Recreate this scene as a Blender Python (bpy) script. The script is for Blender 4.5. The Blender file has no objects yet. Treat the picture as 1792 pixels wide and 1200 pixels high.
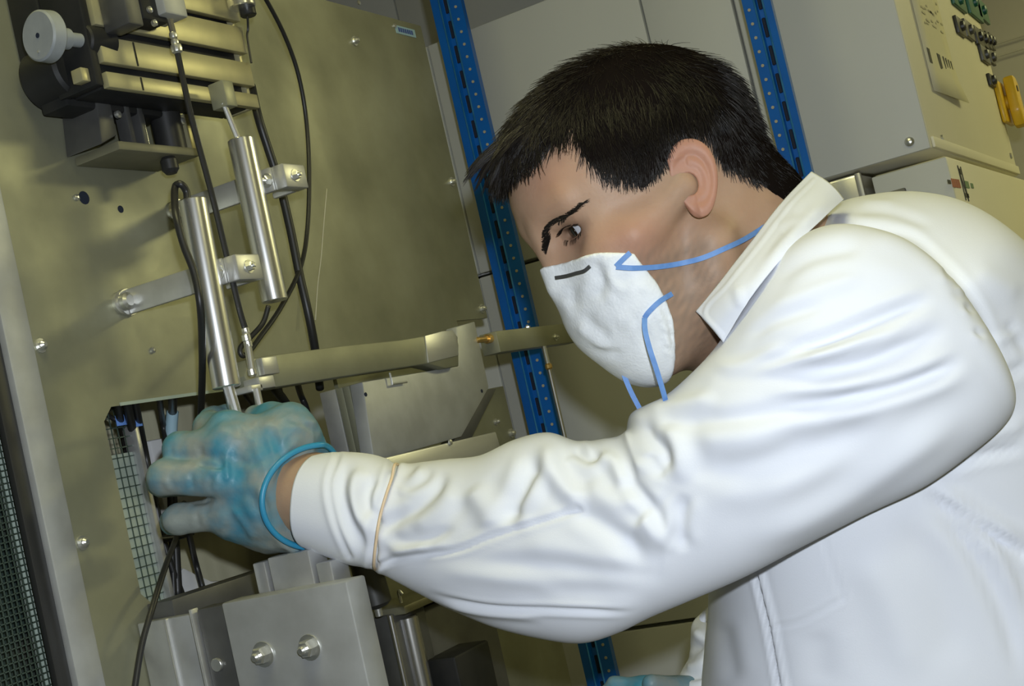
import bpy, bmesh, math, random
import numpy as np
from mathutils import Vector, Matrix

# ------------------------------------------------------------------ camera
F = 2429.0; CX = 896.0; CY = 600.0                     # focal length and centre in pixels of a 1792x1200 frame
_Y = np.array([1287, 166, -2429.]); _Y /= np.linalg.norm(_Y)
_X = np.array([4436, 1150, 2429.]); _X -= _X.dot(_Y) * _Y; _X /= np.linalg.norm(_X)
_Z = np.cross(_X, _Y)
M = np.array([_X, _Y, _Z])                              # camera vector -> room vector (room X, Y along the walls, Z up)
C = np.array([0, 0, 1.5])
def ray(px, py): return M @ np.array([(px - CX) / F, -(py - CY) / F, -1.0])
def P(px, py, d): return C + ray(px, py) * d
def on(ax, val, px, py):
    r = ray(px, py); return C + r * ((val - C[ax]) / r[ax])
def project(V):
    v = (V - C) @ M
    return CX + F * v[:, 0] / -v[:, 2], CY - F * v[:, 1] / -v[:, 2], -v[:, 2]
def c2w(q): return C + np.stack([q[:, 0], q[:, 1], -q[:, 2]], 1) @ M.T     # (right, up, depth) metres -> room
def cp(px, py, d): return np.array([(px - CX) / F * d, -(py - CY) / F * d, d])

S = bpy.context.scene
cam = bpy.data.cameras.new('camera'); camo = bpy.data.objects.new('camera', cam)
S.collection.objects.link(camo); S.camera = camo
mw = Matrix.Identity(4)
for i in range(3):
    for j in range(3): mw[i][j] = M[i][j]
    mw[i][3] = C[i]
camo.matrix_world = mw
cam.sensor_width = 36; cam.lens = 36 * F / 1792; cam.clip_start = 0.05; cam.clip_end = 50
S.view_settings.view_transform = 'Standard'; S.view_settings.look = 'None'
S.view_settings.exposure = 0.0; S.view_settings.gamma = 1.0; S.view_settings.use_curve_mapping = False

# ------------------------------------------------------------------ light
W = bpy.data.worlds.new('world'); S.world = W; W.use_nodes = True
W.node_tree.nodes['Background'].inputs[0].default_value = (0.97, 1.0, 0.62, 1)
W.node_tree.nodes['Background'].inputs[1].default_value = 0.19
def light(name, kind, loc, energy, color, target=None, **kw):
    l = bpy.data.lights.new(name, kind); l.energy = energy; l.color = color
    for k, v in kw.items(): setattr(l, k, v)
    o = bpy.data.objects.new(name, l); S.collection.objects.link(o); o.location = loc
    if target is not None:
        o.rotation_euler = (Vector(target) - Vector(loc)).to_track_quat('-Z', 'Y').to_euler()
    return o
ROOMCOL = (1.0, 0.95, 0.46)
fl = C + M @ np.array([0.024, 0.066, -0.01])            # the camera's own flash, above and right of the lens
light('camera_flash', 'SPOT', fl, 36.5, (0.85, 0.92, 1.0), C + M @ np.array([0.06, 0.0, -2.0]), shadow_soft_size=0.012, spot_size=math.radians(75), spot_blend=0.6)
TUBES = [(1.55, 3.3, 2.68, 17), (0.7, 3.9, 2.68, 9), (-0.35, 0.6, 2.68, 5.0), (1.5, 0.4, 2.68, 7)]  # second tube is added to brighten the back wall and cabinet sides
for x, y, z, e in TUBES:
    light('ceiling_tube_light', 'AREA', (x, y, z), e, ROOMCOL, (x, y, 0) if y < 2 or y > 3.5 else (-0.8, 1.0, 1.6), shape='RECTANGLE', size=0.7, size_y=0.35)

# ------------------------------------------------------------------ materials
def lin(r, g, b): return tuple(((v / 255) / 12.92 if v / 255 < .04045 else ((v / 255 + .055) / 1.055) ** 2.4) for v in (r, g, b))
def mat(name, col, rough=0.5, metal=0.0, col2=None, scale=20., stretch=(1, 1, 1), bump=0.0, bscale=80., vcol=False, spec=0.5, detail=4, lo=.35, hi=.65, sss=0, coat=0, alpha=1, rough2=None, aniso=0):
    m = bpy.data.materials.new(name); m.use_nodes = True
    nt = m.node_tree; b = nt.nodes['Principled BSDF']; N = nt.nodes.new; L = nt.links.new
    b.inputs['Base Color'].default_value = (*col, 1); b.inputs['Roughness'].default_value = rough
    b.inputs['Metallic'].default_value = metal; b.inputs['Specular IOR Level'].default_value = spec
    if sss:
        b.inputs['Subsurface Weight'].default_value = sss; b.inputs['Subsurface Radius'].default_value = (1, .35, .2); b.inputs['Subsurface Scale'].default_value = .006
    if coat: b.inputs['Coat Weight'].default_value = coat; b.inputs['Coat Roughness'].default_value = .15
    if alpha < 1: b.inputs['Alpha'].default_value = alpha
    tc = N('ShaderNodeTexCoord'); mp = N('ShaderNodeMapping'); mp.inputs['Scale'].default_value = stretch
    L(tc.outputs['Object'], mp.inputs['Vector'])
    csock = None
    if col2 is not None or rough2 is not None:
        n = N('ShaderNodeTexNoise'); n.inputs['Scale'].default_value = scale; n.inputs['Detail'].default_value = detail
        L(mp.outputs[0], n.inputs['Vector'])
        r = N('ShaderNodeMapRange'); r.inputs[1].default_value = lo; r.inputs[2].default_value = hi
        L(n.outputs[0], r.inputs[0])
        if col2 is not None:
            mx = N('ShaderNodeMix'); mx.data_type = 'RGBA'
            mx.inputs[6].default_value = (*col, 1); mx.inputs[7].default_value = (*col2, 1)
            L(r.outputs[0], mx.inputs[0]); csock = mx.outputs[2]
        if rough2 is not None:
            r2 = N('ShaderNodeMapRange'); r2.inputs[3].default_value = rough; r2.inputs[4].default_value = rough2
            L(r.outputs[0], r2.inputs[0]); L(r2.outputs[0], b.inputs['Roughness'])
    if vcol:
        a = N('ShaderNodeAttribute'); a.attribute_name = 'Col'
        if csock is not None:
            m2 = N('ShaderNodeMix'); m2.data_type = 'RGBA'; m2.blend_type = 'MULTIPLY'; m2.inputs[0].default_value = 1
            L(csock, m2.inputs[6]); L(a.outputs['Color'], m2.inputs[7]); csock = m2.outputs[2]
        else: csock = a.outputs['Color']
    if csock is not None: L(csock, b.inputs['Base Color'])
    if bump:
        n2 = N('ShaderNodeTexNoise'); n2.inputs['Scale'].default_value = bscale; n2.inputs['Detail'].default_value = 5
        L(mp.outputs[0], n2.inputs['Vector'])
        bp = N('ShaderNodeBump'); bp.inputs['Strength'].default_value = bump; bp.inputs['Distance'].default_value = .002
        L(n2.outputs[0], bp.inputs['Height']); L(bp.outputs[0], b.inputs['Normal'])
    return m
MT = {}
MT['plate'] = mat('aged_aluminium_sheet', (.33, .33, .24), .40, .50, (.225, .225, .155), 7, (1, 1, 1), .14, 60, rough2=.60, lo=.34, hi=.66, detail=7)
MT['plate2'] = mat('grey_aluminium', (.44, .45, .45), .48, .45, (.37, .375, .37), 30, bump=.08)
MT['alu'] = mat('bright_aluminium', (.62, .62, .61), .38, .7, (.52, .52, .51), 40, (1, .15, 1), bump=.05)
MT['brassy'] = mat('yellowed_ground_steel', (.50, .46, .27), .38, .5, (.42, .39, .23), 25, bump=.05)
MT['chrome'] = mat('polished_steel', (.86, .86, .86), .27, .95)
MT['rodm'] = mat('steel_rod', (.62, .61, .60), .25, .95)
MT['brass'] = mat('brass', (.75, .50, .18), .3, .9)
MT['zinc'] = mat('zinc_plated_steel', (.66, .66, .62), .3, .85)
MT['dark'] = mat('blackened_steel', (.012, .013, .014), .55, .2, (.022, .022, .022), 30, spec=.3)
MT['darkgrey'] = mat('dark_grey_steel', (.09, .09, .088), .45, .5, (.13, .13, .125), 25)
MT['knob'] = mat('grey_plastic_knob', (.30, .32, .33), .45, .1, (.26, .28, .29), 60)
MT['rubber'] = mat('black_rubber', (.018, .018, .018), .42, 0, spec=.5)
MT['bluelabel'] = mat('blue_label', (.16, .32, .75), .5)
MT['labelpale'] = mat('pale_blue_label', (.35, .52, .60), .5)
MT['ink'] = mat('blue_ink', (.05, .09, .30), .6)
MT['post'] = mat('blue_enamel', (.003, .115, .46), .32, 0, (.003, .095, .40), 15, coat=.3)
MT['postedge'] = mat('lit_blue_enamel', (.05, .22, .50), .25, 0, (.02, .16, .44), 40, coat=.5)  # paler blue paints the light caught along the uprights' folds
MT['hole'] = mat('dark_slot', (.004, .010, .03), .8)
MT['holelight'] = mat('hole_showing_cabinet', (.36, .34, .26), .8)
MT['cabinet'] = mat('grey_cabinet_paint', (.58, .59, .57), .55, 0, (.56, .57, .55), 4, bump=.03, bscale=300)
MT['control'] = mat('room_lit_cabinet_paint', (.74, .71, .58), .55, 0, (.72, .69, .56), 4, bump=.03, bscale=300)  # beige puts the room light on the cabinet sides into their colour
MT['wall'] = mat('beige_wall_paint', (.70, .67, .56), .8, 0, (.66, .63, .52), 3, bump=.05)
MT['floor'] = mat('grey_floor', (.22, .22, .20), .6, 0, (.18, .18, .16), 8)
MT['ceil'] = mat('ceiling_paint', (.62, .60, .50), .9)
MT['wood'] = mat('brown_wood', (.16, .10, .045), .6, 0, (.10, .06, .03), 12, (1, 6, 6))
MT['steel_dark'] = mat('dark_cable_tray', (.07, .07, .072), .5, .3)
MT['paper'] = mat('off_white_paper', (.66, .63, .48), .8)
MT['blackprint'] = mat('black_print', (.05, .05, .045), .8)
MT['greyprint'] = mat('grey_print', (.50, .47, .35), .8)
MT['redprint'] = mat('red_print', (.42, .15, .09), .8)
MT['greenprint'] = mat('green_print', (.16, .26, .14), .8)
MT['yellow'] = mat('yellow_plastic', (.80, .50, .02), .4, coat=.2)
MT['blackpl'] = mat('black_plastic', (.03, .03, .028), .4)
MT['greenpl'] = mat('green_plastic', (.01, .12, .075), .4)
MT['white'] = mat('white_board', (.62, .62, .62), .6)
MT['inner'] = mat('inner_back_board', (.50, .48, .34), .7, 0, (.44, .42, .29), 6, (1, 8, 1))
MT['netback'] = mat('dark_green_background', (.02, .035, .03), .6, 0, (.07, .055, .04), 9, lo=.5, hi=.7)
MT['wire'] = mat('dark_wire', (.07, .10, .08), .5, .3)
MT['frost'] = mat('pale_green_panel', (.36, .42, .36), .45, 0, (.30, .36, .31), 8)
MT['emit'] = bpy.data.materials.new('lamp_diffuser'); MT['emit'].use_nodes = True
_b = MT['emit'].node_tree.nodes['Principled BSDF']; _b.inputs['Emission Color'].default_value = (*ROOMCOL, 1); _b.inputs['Emission Strength'].default_value = 2.0
MT['coat'] = mat('white_cotton', (.755, .775, .825), .85, 0, (.73, .75, .81), 6, bump=.06, bscale=900, spec=.2)
MT['mask'] = mat('white_mask_felt', (.80, .82, .83), .9, 0, (.74, .76, .77), 90, bump=.25, bscale=500, spec=.1)
MT['strap'] = mat('blue_elastic', (.10, .23, .52), .6, 0, (.13, .27, .57), 200)
MT['band'] = mat('tan_rubber_band', (.72, .55, .36), .5)
MT['skin'] = mat('skin', (1, 1, 1), .50, 0, (.93, .90, .88), 45, bump=.10, bscale=350, vcol=True, spec=.25, sss=.12)
MT['hair'] = mat('dark_brown_hair', (.010, .0075, .006), .38, 0, (.016, .012, .009), 60, spec=.34)
MT['oldsteel'] = mat('olive_grey_steel', (.22, .21, .14), .5, .4, (.17, .165, .11), 20)
MT['haircap'] = mat('matte_hair_base', (.008, .006, .005), 1.0, spec=.0)
MT['eyewhite'] = mat('eye_white', (.42, .42, .44), .2)
MT['iris'] = mat('dark_iris', (.012, .008, .005), .15)
MT['glove'] = mat('blue_latex', (.045, .215, .31), .45, 0, (.24, .27, .25), 22, (1, 1, 1), .35, 110, spec=.35, lo=.36, hi=.60)
MT['gloverim'] = mat('blue_latex_rim', (.03, .25, .43), .4)
MT['trouser'] = mat('dark_blue_cotton', (.03, .04, .07), .9, 0, (.025, .033, .06), 60, bump=.1)
MT['thread'] = mat('pale_thread', (.5, .48, .36), .6)

# ------------------------------------------------------------------ mesh helpers
def origin_of(parent):
    o = np.zeros(3); p = parent
    while p is not None: o = o + np.array(p.location); p = p.parent
    return o
def mesh_obj(name, V, Fc, m, parent=None, smooth=0, base=None, cols=None, angle=None):
    me = bpy.data.meshes.new(name)
    V = np.asarray(V, float)
    loc = np.zeros(3)
    if parent is None:
        loc = np.array(base) if base is not None else np.array([V[:, 0].mean(), V[:, 1].mean(), V[:, 2].min()])
    off = origin_of(parent) + loc
    me.from_pydata((V - off).tolist(), [], Fc if isinstance(Fc, list) else Fc.tolist())
    me.materials.append(m); me.update()
    if smooth:
        me.shade_smooth()
        if smooth == 1: me.set_sharp_from_angle(angle=angle or math.radians(24))
    if cols is not None:
        at = me.attributes.new('Col', 'FLOAT_COLOR', 'POINT')
        c4 = np.ones((len(V), 4), np.float32); c4[:, :3] = cols
        at.data.foreach_set('color', c4.ravel())
    o = bpy.data.objects.new(name, me); S.collection.objects.link(o)
    o.location = loc
    if parent is not None: o.parent = parent
    return o
def thing(name, label, cat, loc, group=None):
    o = bpy.data.objects.new(name, None); S.collection.objects.link(o); o.location = [float(v) for v in loc]
    o.empty_display_size = .05
    o['label'] = label; o['category'] = cat
    if group: o['group'] = group
    return o
def tag(o, label, cat=None, group=None, kind=None):
    if label: o['label'] = label
    if cat: o['category'] = cat
    if group: o['group'] = group
    if kind: o['kind'] = kind
    return o
class MB:
    def __init__(s): s.V = []; s.F = []
    def add(s, V, Fc):
        n = len(s.V); s.V += [tuple(map(float, v)) for v in V]; s.F += [tuple(int(i) + n for i in f) for f in Fc]; return s
    def box(s, x0, x1, y0, y1, z0, z1, bev=0.0, seg=2):
        bm = bmesh.new(); bmesh.ops.create_cube(bm, size=1)
        for v in bm.verts:
            v.co = Vector(((x0 + x1) / 2 + v.co.x * abs(x1 - x0), (y0 + y1) / 2 + v.co.y * abs(y1 - y0), (z0 + z1) / 2 + v.co.z * abs(z1 - z0)))
        if bev: bmesh.ops.bevel(bm, geom=bm.edges[:], offset=bev, segments=seg, affect='EDGES', profile=.5)
        return s.frombm(bm)
    def frombm(s, bm):
        bm.verts.index_update(); s.add([v.co for v in bm.verts], [[v.index for v in f.verts] for f in bm.faces]); bm.free(); return s
    def lathe(s, a, b, prof, n=24):
        """prof: list of (t along a->b in metres, radius)"""
        a = np.array(a, float); b = np.array(b, float); d = b - a; d /= np.linalg.norm(d)
        u = np.cross(d, [0, 0, 1.]);
        if np.linalg.norm(u) < .1: u = np.cross(d, [1., 0, 0])
        u /= np.linalg.norm(u); w = np.cross(d, u)
        V = []; Fc = []
        for t, r in prof:
            for k in range(n):
                an = 2 * math.pi * k / n; V.append(a + d * t + (u * math.cos(an) + w * math.sin(an)) * r)
        for i in range(len(prof) - 1):
            for k in range(n): Fc.append((i * n + k, i * n + (k + 1) % n, (i + 1) * n + (k + 1) % n, (i + 1) * n + k))
        Fc.append(tuple(range(n))[::-1]); Fc.append(tuple((len(prof) - 1) * n + k for k in range(n)))
        return s.add(V, Fc)
    def cyl(s, a, b, r, n=24, ch=None):
        L = float(np.linalg.norm(np.array(b, float) - np.array(a, float))); c = ch if ch is not None else min(r * .12, L * .1)
        return s.lathe(a, b, [(0, r - c), (c, r), (L - c, r), (L, r - c)], n)
    def tube(s, pts, r, n=8, sm=True, closed=False):
        pts = smooth_line(pts, closed=closed) if sm else np.array(pts, float)
        m = len(pts); V = []; Fc = []; prev = None
        for i in range(m):
            if closed: t = pts[(i + 1) % m] - pts[i - 1]
            else: t = pts[min(i + 1, m - 1)] - pts[max(i - 1, 0)]
            t = t / (np.linalg.norm(t) + 1e-12)
            u = np.cross(t, [0, 0, 1.]) if prev is None else prev - t * prev.dot(t)
            if np.linalg.norm(u) < 1e-3: u = np.cross(t, [1., 0, 0])
            u /= np.linalg.norm(u); prev = u; w = np.cross(t, u)
            rr = r[i * len(r) // m] if hasattr(r, '__len__') else r
            for k in range(n):
                an = 2 * math.pi * k / n; V.append(pts[i] + (u * math.cos(an) + w * math.sin(an)) * rr)
        for i in range(m if closed else m - 1):
            j = (i + 1) % m
            for k in range(n): Fc.append((i * n + k, i * n + (k + 1) % n, j * n + (k + 1) % n, j * n + k))
        if not closed:
            Fc.append(tuple(range(n))[::-1]); Fc.append(tuple((m - 1) * n + k for k in range(n)))
        return s.add(V, Fc)
    def ribbon(s, pts, nrm, w, t, sm=True):
        pts = smooth_line(pts) if sm else np.array(pts, float)
        m = len(pts); V = []; Fc = []; nrm = np.array(nrm, float); nrm /= np.linalg.norm(nrm)
        for i in range(m):
            tt = pts[min(i + 1, m - 1)] - pts[max(i - 1, 0)]; tt /= np.linalg.norm(tt) + 1e-12
            sd = np.cross(tt, nrm); sd /= np.linalg.norm(sd) + 1e-12; nn = np.cross(sd, tt)
            for a, b in ((-1, -1), (1, -1), (1, 1), (-1, 1)): V.append(pts[i] + sd * a * w / 2 + nn * b * t / 2)
        for i in range(m - 1):
            for k in range(4): Fc.append((i * 4 + k, i * 4 + (k + 1) % 4, i * 4 + 4 + (k + 1) % 4, i * 4 + 4 + k))
        Fc.append((3, 2, 1, 0)); Fc.append(tuple((m - 1) * 4 + k for k in range(4)))
        return s.add(V, Fc)
    def prism(s, poly, ax, v0, v1, bev=0.0):
        """poly: 2D points in the two axes other than ax, extruded from v0 to v1 along ax"""
        bm = bmesh.new(); oth = [i for i in range(3) if i != ax]
        def mk(p, v):
            c = [0, 0, 0]; c[oth[0]] = p[0]; c[oth[1]] = p[1]; c[ax] = v; return bm.verts.new(c)
        a = [mk(p, v0) for p in poly]; b = [mk(p, v1) for p in poly]; n = len(poly)
        bm.faces.new(a[::-1]); bm.faces.new(b)
        for i in range(n): bm.faces.new((a[i], a[(i + 1) % n], b[(i + 1) % n], b[i]))
        bmesh.ops.recalc_face_normals(bm, faces=bm.faces[:])
        if bev: bmesh.ops.bevel(bm, geom=bm.edges[:], offset=bev, segments=2, affect='EDGES', profile=.5)
        bmesh.ops.triangulate(bm, faces=[f for f in bm.faces if len(f.verts) > 4])
        return s.frombm(bm)
    def obj(s, name, m, parent=None, smooth=1, base=None): return mesh_obj(name, s.V, s.F, m, parent, smooth, base)
def smooth_line(pts, n=8, closed=False):
    P_ = np.array(pts, float)
    if closed: Q = np.vstack([P_[-1], P_, P_[0], P_[1]])
    else: Q = np.vstack([2 * P_[0] - P_[1], P_, 2 * P_[-1] - P_[-2]])
    out = []
    for i in range(1, len(Q) - 2):
        for k in range(n):
            t = k / n; a, b, c, d = Q[i - 1], Q[i], Q[i + 1], Q[i + 2]
            out.append(.5 * ((2 * b) + (-a + c) * t + (2 * a - 5 * b + 4 * c - d) * t * t + (-a + 3 * b - 3 * c + d) * t ** 3))
    if not closed: out.append(Q[-2])
    return np.array(out)
def hexbolt(a, d, r, h, m, parent, name='bolt', washer=True):
    a = np.array(a, float); d = np.array(d, float)
    mb = MB()
    if washer: mb.cyl(a, a + d * h * .2, r * 1.45, 20)
    mb.lathe(a + d * h * .2, a + d * h * 1.2, [(0, r), (h * .8, r), (h, r * .8)], 6)
    mb.lathe(a + d * h * 1.1, a + d * h * 1.9, [(0, r * .5), (h * .5, r * .5), (h * .7, r * .3)], 12)
    return mb.obj(name, m, parent)
XD = np.array([1., 0, 0]); YD = np.array([0, 1., 0]); ZD = np.array([0, 0, 1.])

# ------------------------------------------------------------------ room
def struct(name, mb, m, parent=None):
    o = mb.obj(name, m, parent); o['kind'] = 'structure'; return o
struct('floor', MB().box(-2.6, 3.6, -2.6, 4.8, -.1, 0), MT['floor'])
struct('ceiling', MB().box(-2.6, 3.6, -2.6, 4.8, 2.8, 2.9), MT['ceil'])
struct('wall_back', MB().box(-2.6, 3.6, 4.7, 4.8, 0, 2.8), MT['wall'])
struct('wall_left', MB().box(-2.6, -2.5, -2.6, 4.7, 0, 2.8), MT['wall'])
struct('wall_right', MB().box(3.5, 3.6, -2.6, 4.7, 0, 2.8), MT['wall'])
struct('wall_front', MB().box(-2.5, 3.5, -2.6, -2.5, 0, 2.8), MT['wall'])
q0 = on(1, 4.68, 1700, 90); q1 = on(1, 4.68, 1830, 50)
mb = MB(); mb.tube([q0 + [-.1, 0, .0], q1], .003, sm=False); mb.tube([q0 + [-.1, 0, -.04], q1 + [0, 0, -.04]], .003, sm=False)
o = mb.obj('trim_1', MT['wall']); o['kind'] = 'structure'
LN = ['far right behind the control cabinet', 'near the back wall, added to brighten wall and cabinet sides', 'straight above the metal test rig', 'on the right above the viewer']
for x, y, z, e in TUBES:
    t = thing('ceiling_light', 'fluorescent ceiling light ' + LN.pop(0), 'light', (x, y, 2.8), 'fluorescent ceiling lights')
    MB().box(x - .4, x + .4, y - .2, y + .2, 2.74, 2.799, .005).obj('housing', MT['white'], t)
    MB().box(x - .37, x + .37, y - .17, y + .17, 2.728, 2.739, .003).obj('diffuser', MT['emit'], t)

# grey storage cabinets along the back
YB = 1.93
def cab(name, label, x0, x1, z0, z1, group=None, doors=None):
    t = thing(name, label, 'cabinet', ((x0 + x1) / 2, YB + .3, z0), group)
    MB().box(x0, x1, YB + .018, YB + .6, z0, z1, .003).obj('carcass', MT['cabinet'], t)
    for a, b in (doors or [(x0, x1)]):
        MB().box(a + .0015, b - .0015, YB, YB + .017, z0 + .0015, z1 - .0015, .0025).obj('door', MT['cabinet'], t)
    return t
cab('storage_cabinet', 'tall upper grey cabinet behind the left blue upright, above the head', -1.60, -.553, 1.732, 2.112, None, [(-1.6, -1.055), (-1.055, -.688), (-.688, -.553)])
cab('storage_cabinet', 'middle grey cabinet seen past the mask and under the lever arm', -1.60, -.553, 1.146, 1.729, None, [(-1.6, -1.058), (-1.058, -.553)])
cab('storage_cabinet', 'lowest grey cabinet seen under the elbow at the picture bottom', -1.60, -.553, .05, 1.143, None, [(-1.6, -1.0), (-1.0, -.553)])
# grey panel cabinet further back, over the storage row
t = thing('wall_cabinet', 'grey panelled cabinet further back above the left storage cabinet', 'cabinet', (-1.9, 2.75, 1.5))
MB().box(-2.45, -1.13, 2.66, 3.1, 1.5, 2.6, .004).obj('carcass', MT['cabinet'], t)
xs = on(1, 2.64, 690, 10)[0]
MB().box(-2.45, xs, 2.64, 2.66, 1.5, 2.6, .003).obj('panel', MT['cabinet'], t)
MB().box(xs + .003, -1.13, 2.64, 2.66, 1.5, 2.6, .003).obj('panel', MT['cabinet'], t)
# things over the cabinets: dark tray and boards
a = on(1, 2.4, 800, 5); b = on(1, 2.4, 960, 5)
t = thing('cable_tray', 'dark steel cable tray running above the grey cabinets', 'tray', ((a[0] + b[0]) / 2, 2.5, a[2]))
zt = on(1, 2.45, 850, 14)[2]
MB().box(-1.12, -.56, 2.45, 2.47, zt, zt + .05, .002).obj('side_rail', MT['steel_dark'], t)
MB().box(-1.12, -.56, 2.47, 2.72, zt + .02, zt + .03, .002).obj('tray_floor', MT['steel_dark'], t)
MB().box(-1.12, -.56, 2.72, 2.74, zt - .01, zt + .06, .002).obj('side_rail', MT['steel_dark'], t)
zt = on(1, 2.66, 840, 30)[2]
o = MB().box(-1.12, -.56, 2.6, 2.66, zt - .03, zt + .015, .002).obj('wooden_beam', MT['wood']); tag(o, 'brown wooden beam lying behind the cabinet tops', 'beam')

# control cabinet (grey front, switch side coloured beige for room light)
XC = -.334
t = thing('control_cabinet', 'control cabinet with grey face and switch side coloured beige as if room-lit', 'cabinet', (-.44, 2.33, 1.735))
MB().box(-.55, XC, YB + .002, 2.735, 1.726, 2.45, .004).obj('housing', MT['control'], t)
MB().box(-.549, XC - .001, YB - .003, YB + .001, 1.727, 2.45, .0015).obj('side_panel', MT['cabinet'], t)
MB().box(XC, XC + .004, YB + .01, 2.733, 1.728, 1.743, .001).obj('bottom_lip', MT['control'], t)
for px, py in ((1592, 248),):
    p = on(1, YB - .003, px, py); MB().lathe(p, p - YD * .01, [(0, .0065), (.003, .0065), (.006, .004), (.007, .001)], 16).obj('screw', MT['zinc'], t)
for px, py in ((1648, 243), (1768, 273)):
    p = on(0, XC, px, py); MB().lathe(p, p + XD * .01, [(0, .006), (.003, .005), (.004, .001)], 12).obj('screw', MT['zinc'], t)
def sidebox(px0, px1, py, hz, xo, name, m, bev=.001, dz=0):
    p0 = on(0, XC, px0, py); p1 = on(0, XC, px1, py); z = (p0[2] + p1[2]) / 2 + dz
    return MB().box(XC + .0002, XC + xo, p0[1], p1[1], z - hz / 2, z + hz / 2, bev).obj(name, m, t)
for px0, px1, py, hz, m, nm in ((1664, 1682, 2, .03, 'greenpl', 'push_button'), (1690, 1708, 6, .06, 'greenpl', 'indicator'), (1708, 1722, 20, .04, 'greenpl', 'indicator'),
        (1671, 1682, 48, .030, 'blackpl', 'rotary_switch'), (1686, 1697, 54, .032, 'darkgrey', 'rotary_switch'), (1704, 1714, 66, .034, 'blackpl', 'rotary_switch'),
        (1715, 1722, 70, .032, 'blackpl', 'rotary_switch'), (1723, 1728, 72, .032, 'blackpl', 'rotary_switch'), (1729, 1734, 74, .032, 'blackpl', 'rotary_switch'),
        (1714, 1725, 97, .030, 'darkgrey', 'rotary_switch'), (1728, 1735, 102, .026, 'darkgrey', 'rotary_switch'), (1728, 1735, 142, .022, 'blackpl', 'indicator')):
    b0 = sidebox(px0, px1, py, hz, .006, nm, MT[m])
    p = on(0, XC, (px0 + px1) / 2, py)
    MB().lathe(p + XD * .004, p + XD * .03, [(0, .009), (.007, .0085), (.009, .005)], 14).obj('cap', MT[m], b0)
# yellow handle
p0 = on(0, XC, 1742, 150); p1 = on(0, XC, 1762, 215); yy = on(0, XC, 1752, 182)[1]
h = MB(); zc = (p0[2] + p1[2]) / 2
yh = MB().box(XC, XC + .01, yy - .05, yy + .05, zc - .040, zc + .040, .004).obj('switch_plate', MT['yellow'], t)
tag(yh, 'yellow main switch plate')
h = MB(); h.prism([(yy - .022, zc - .02), (yy - .012, zc - .048), (yy + .014, zc - .052), (yy + .03, zc - .03), (yy + .03, zc + .034), (yy + .012, zc + .046), (yy - .016, zc + .046)], 0, XC + .014, XC + .034, .005)
h.cyl((XC + .008, yy, zc), (XC + .02, yy, zc), .014)
tag(h.obj('rotary_handle', MT['yellow'], t), 'big yellow rotary handle')
MB().cyl((XC + .034, yy - .004, zc + .02), (XC + .0355, yy - .004, zc + .02), .006, 12).obj('index_mark', MT['blackpl'], t)
# paper sheet taped on
ya = on(0, XC, 1610, 20)[1]; a = on(0, XC + .003, 1635, 158); b = on(0, XC + .003, 1687, 190)
c_ = on(0, XC + .003, 1600, 0); d_ = on(0, XC + .003, 1655, 60)
y0, y1 = a[1], b[1]; zb = a[2]
pv = []; pf = []
nz = 10
for i in range(nz + 1):
    z = zb + (2.16 - zb) * i / nz; cu = .010 * max(0, 1 - i / 2.2) ** 2
    for j in range(5):
        y = y0 + (y1 - y0) * j / 4; pv.append((XC + .003 + cu * (j / 4), y, z + .0 * j))
for i in range(nz):
    for j in range(4): pf.append((i * 5 + j, i * 5 + j + 1, i * 5 + j + 6, i * 5 + j + 5))
o = mesh_obj('paper_sheet', pv, pf, MT['paper'], t, 2); tag(o, 'paper sheet with drawings of the panel, taped on')
md = o.modifiers.new('s', 'SOLIDIFY'); md.thickness = .0006
pr = MB()
random.seed(4)
for k, (fy, w, hgt) in enumerate(((.13, .018, .022), (.47, .022, .024), (.64, .008, .026), (.73, .008, .026), (.82, .008, .026), (.91, .008, .026))):
    y = y0 + (y1 - y0) * fy; z = zb + .055; MB().box(XC + .0036, XC + .0040, y - w / 2, y + w / 2, z - hgt / 2, z + hgt / 2).obj('print_mark', MT['blackprint'], o)
for k in range(2):
    y = y0 + (y1 - y0) * (.2 + .5 * k); MB().box(XC + .0036, XC + .0040, y - .03, y + .03, 2.02, 2.05).obj('print_mark', MT['blackprint'], o)
pr = MB()
for k in range(46):
    fy = random.uniform(.22, .9); z = random.uniform(zb + .10, zb + .24); y = y0 + (y1 - y0) * fy
    pr.box(XC + .0036, XC + .0039, y, y + random.uniform(.006, .03), z, z + .003)
tag(pr.obj('print_text', MT['greyprint'], o), None, kind='stuff')

XL = -.318
t = thing('lower_cabinet', 'cabinet with side coloured beige as if room-lit and printed emblem below the control cabinet', 'cabinet', (-.4, 2.33, .05))
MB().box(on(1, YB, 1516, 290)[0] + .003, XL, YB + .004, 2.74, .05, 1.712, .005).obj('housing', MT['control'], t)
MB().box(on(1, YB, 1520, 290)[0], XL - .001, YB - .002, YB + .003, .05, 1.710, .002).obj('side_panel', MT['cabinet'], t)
p = on(1, YB - .003, 1563, 338); MB().box(p[0] - .022, p[0] + .018, YB - .008, YB - .002, p[2] - .035, p[2] + .003, .002).obj('vent_hatch', MT['darkgrey'], t)
def sprint(px, py, w, hgt, m, nm, dz=0, sl=0, mbx=None):
    p = on(0, XL + .0004, px, py); mb = mbx or MB()
    mb.prism([(p[1] - w / 2 - sl, p[2] - hgt / 2), (p[1] + w / 2 - sl, p[2] - hgt / 2), (p[1] + w / 2 + sl, p[2] + hgt / 2), (p[1] - w / 2 + sl, p[2] + hgt / 2)], 0, XL + .0003, XL + .001)
    return mb
e = MB()
for k in range(4): sprint(1667 + k * 3.8, 320 + k * .5, .011, .012, 'redprint', '', mbx=e)
e.obj('red_lettering', MT['redprint'], t)
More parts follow.
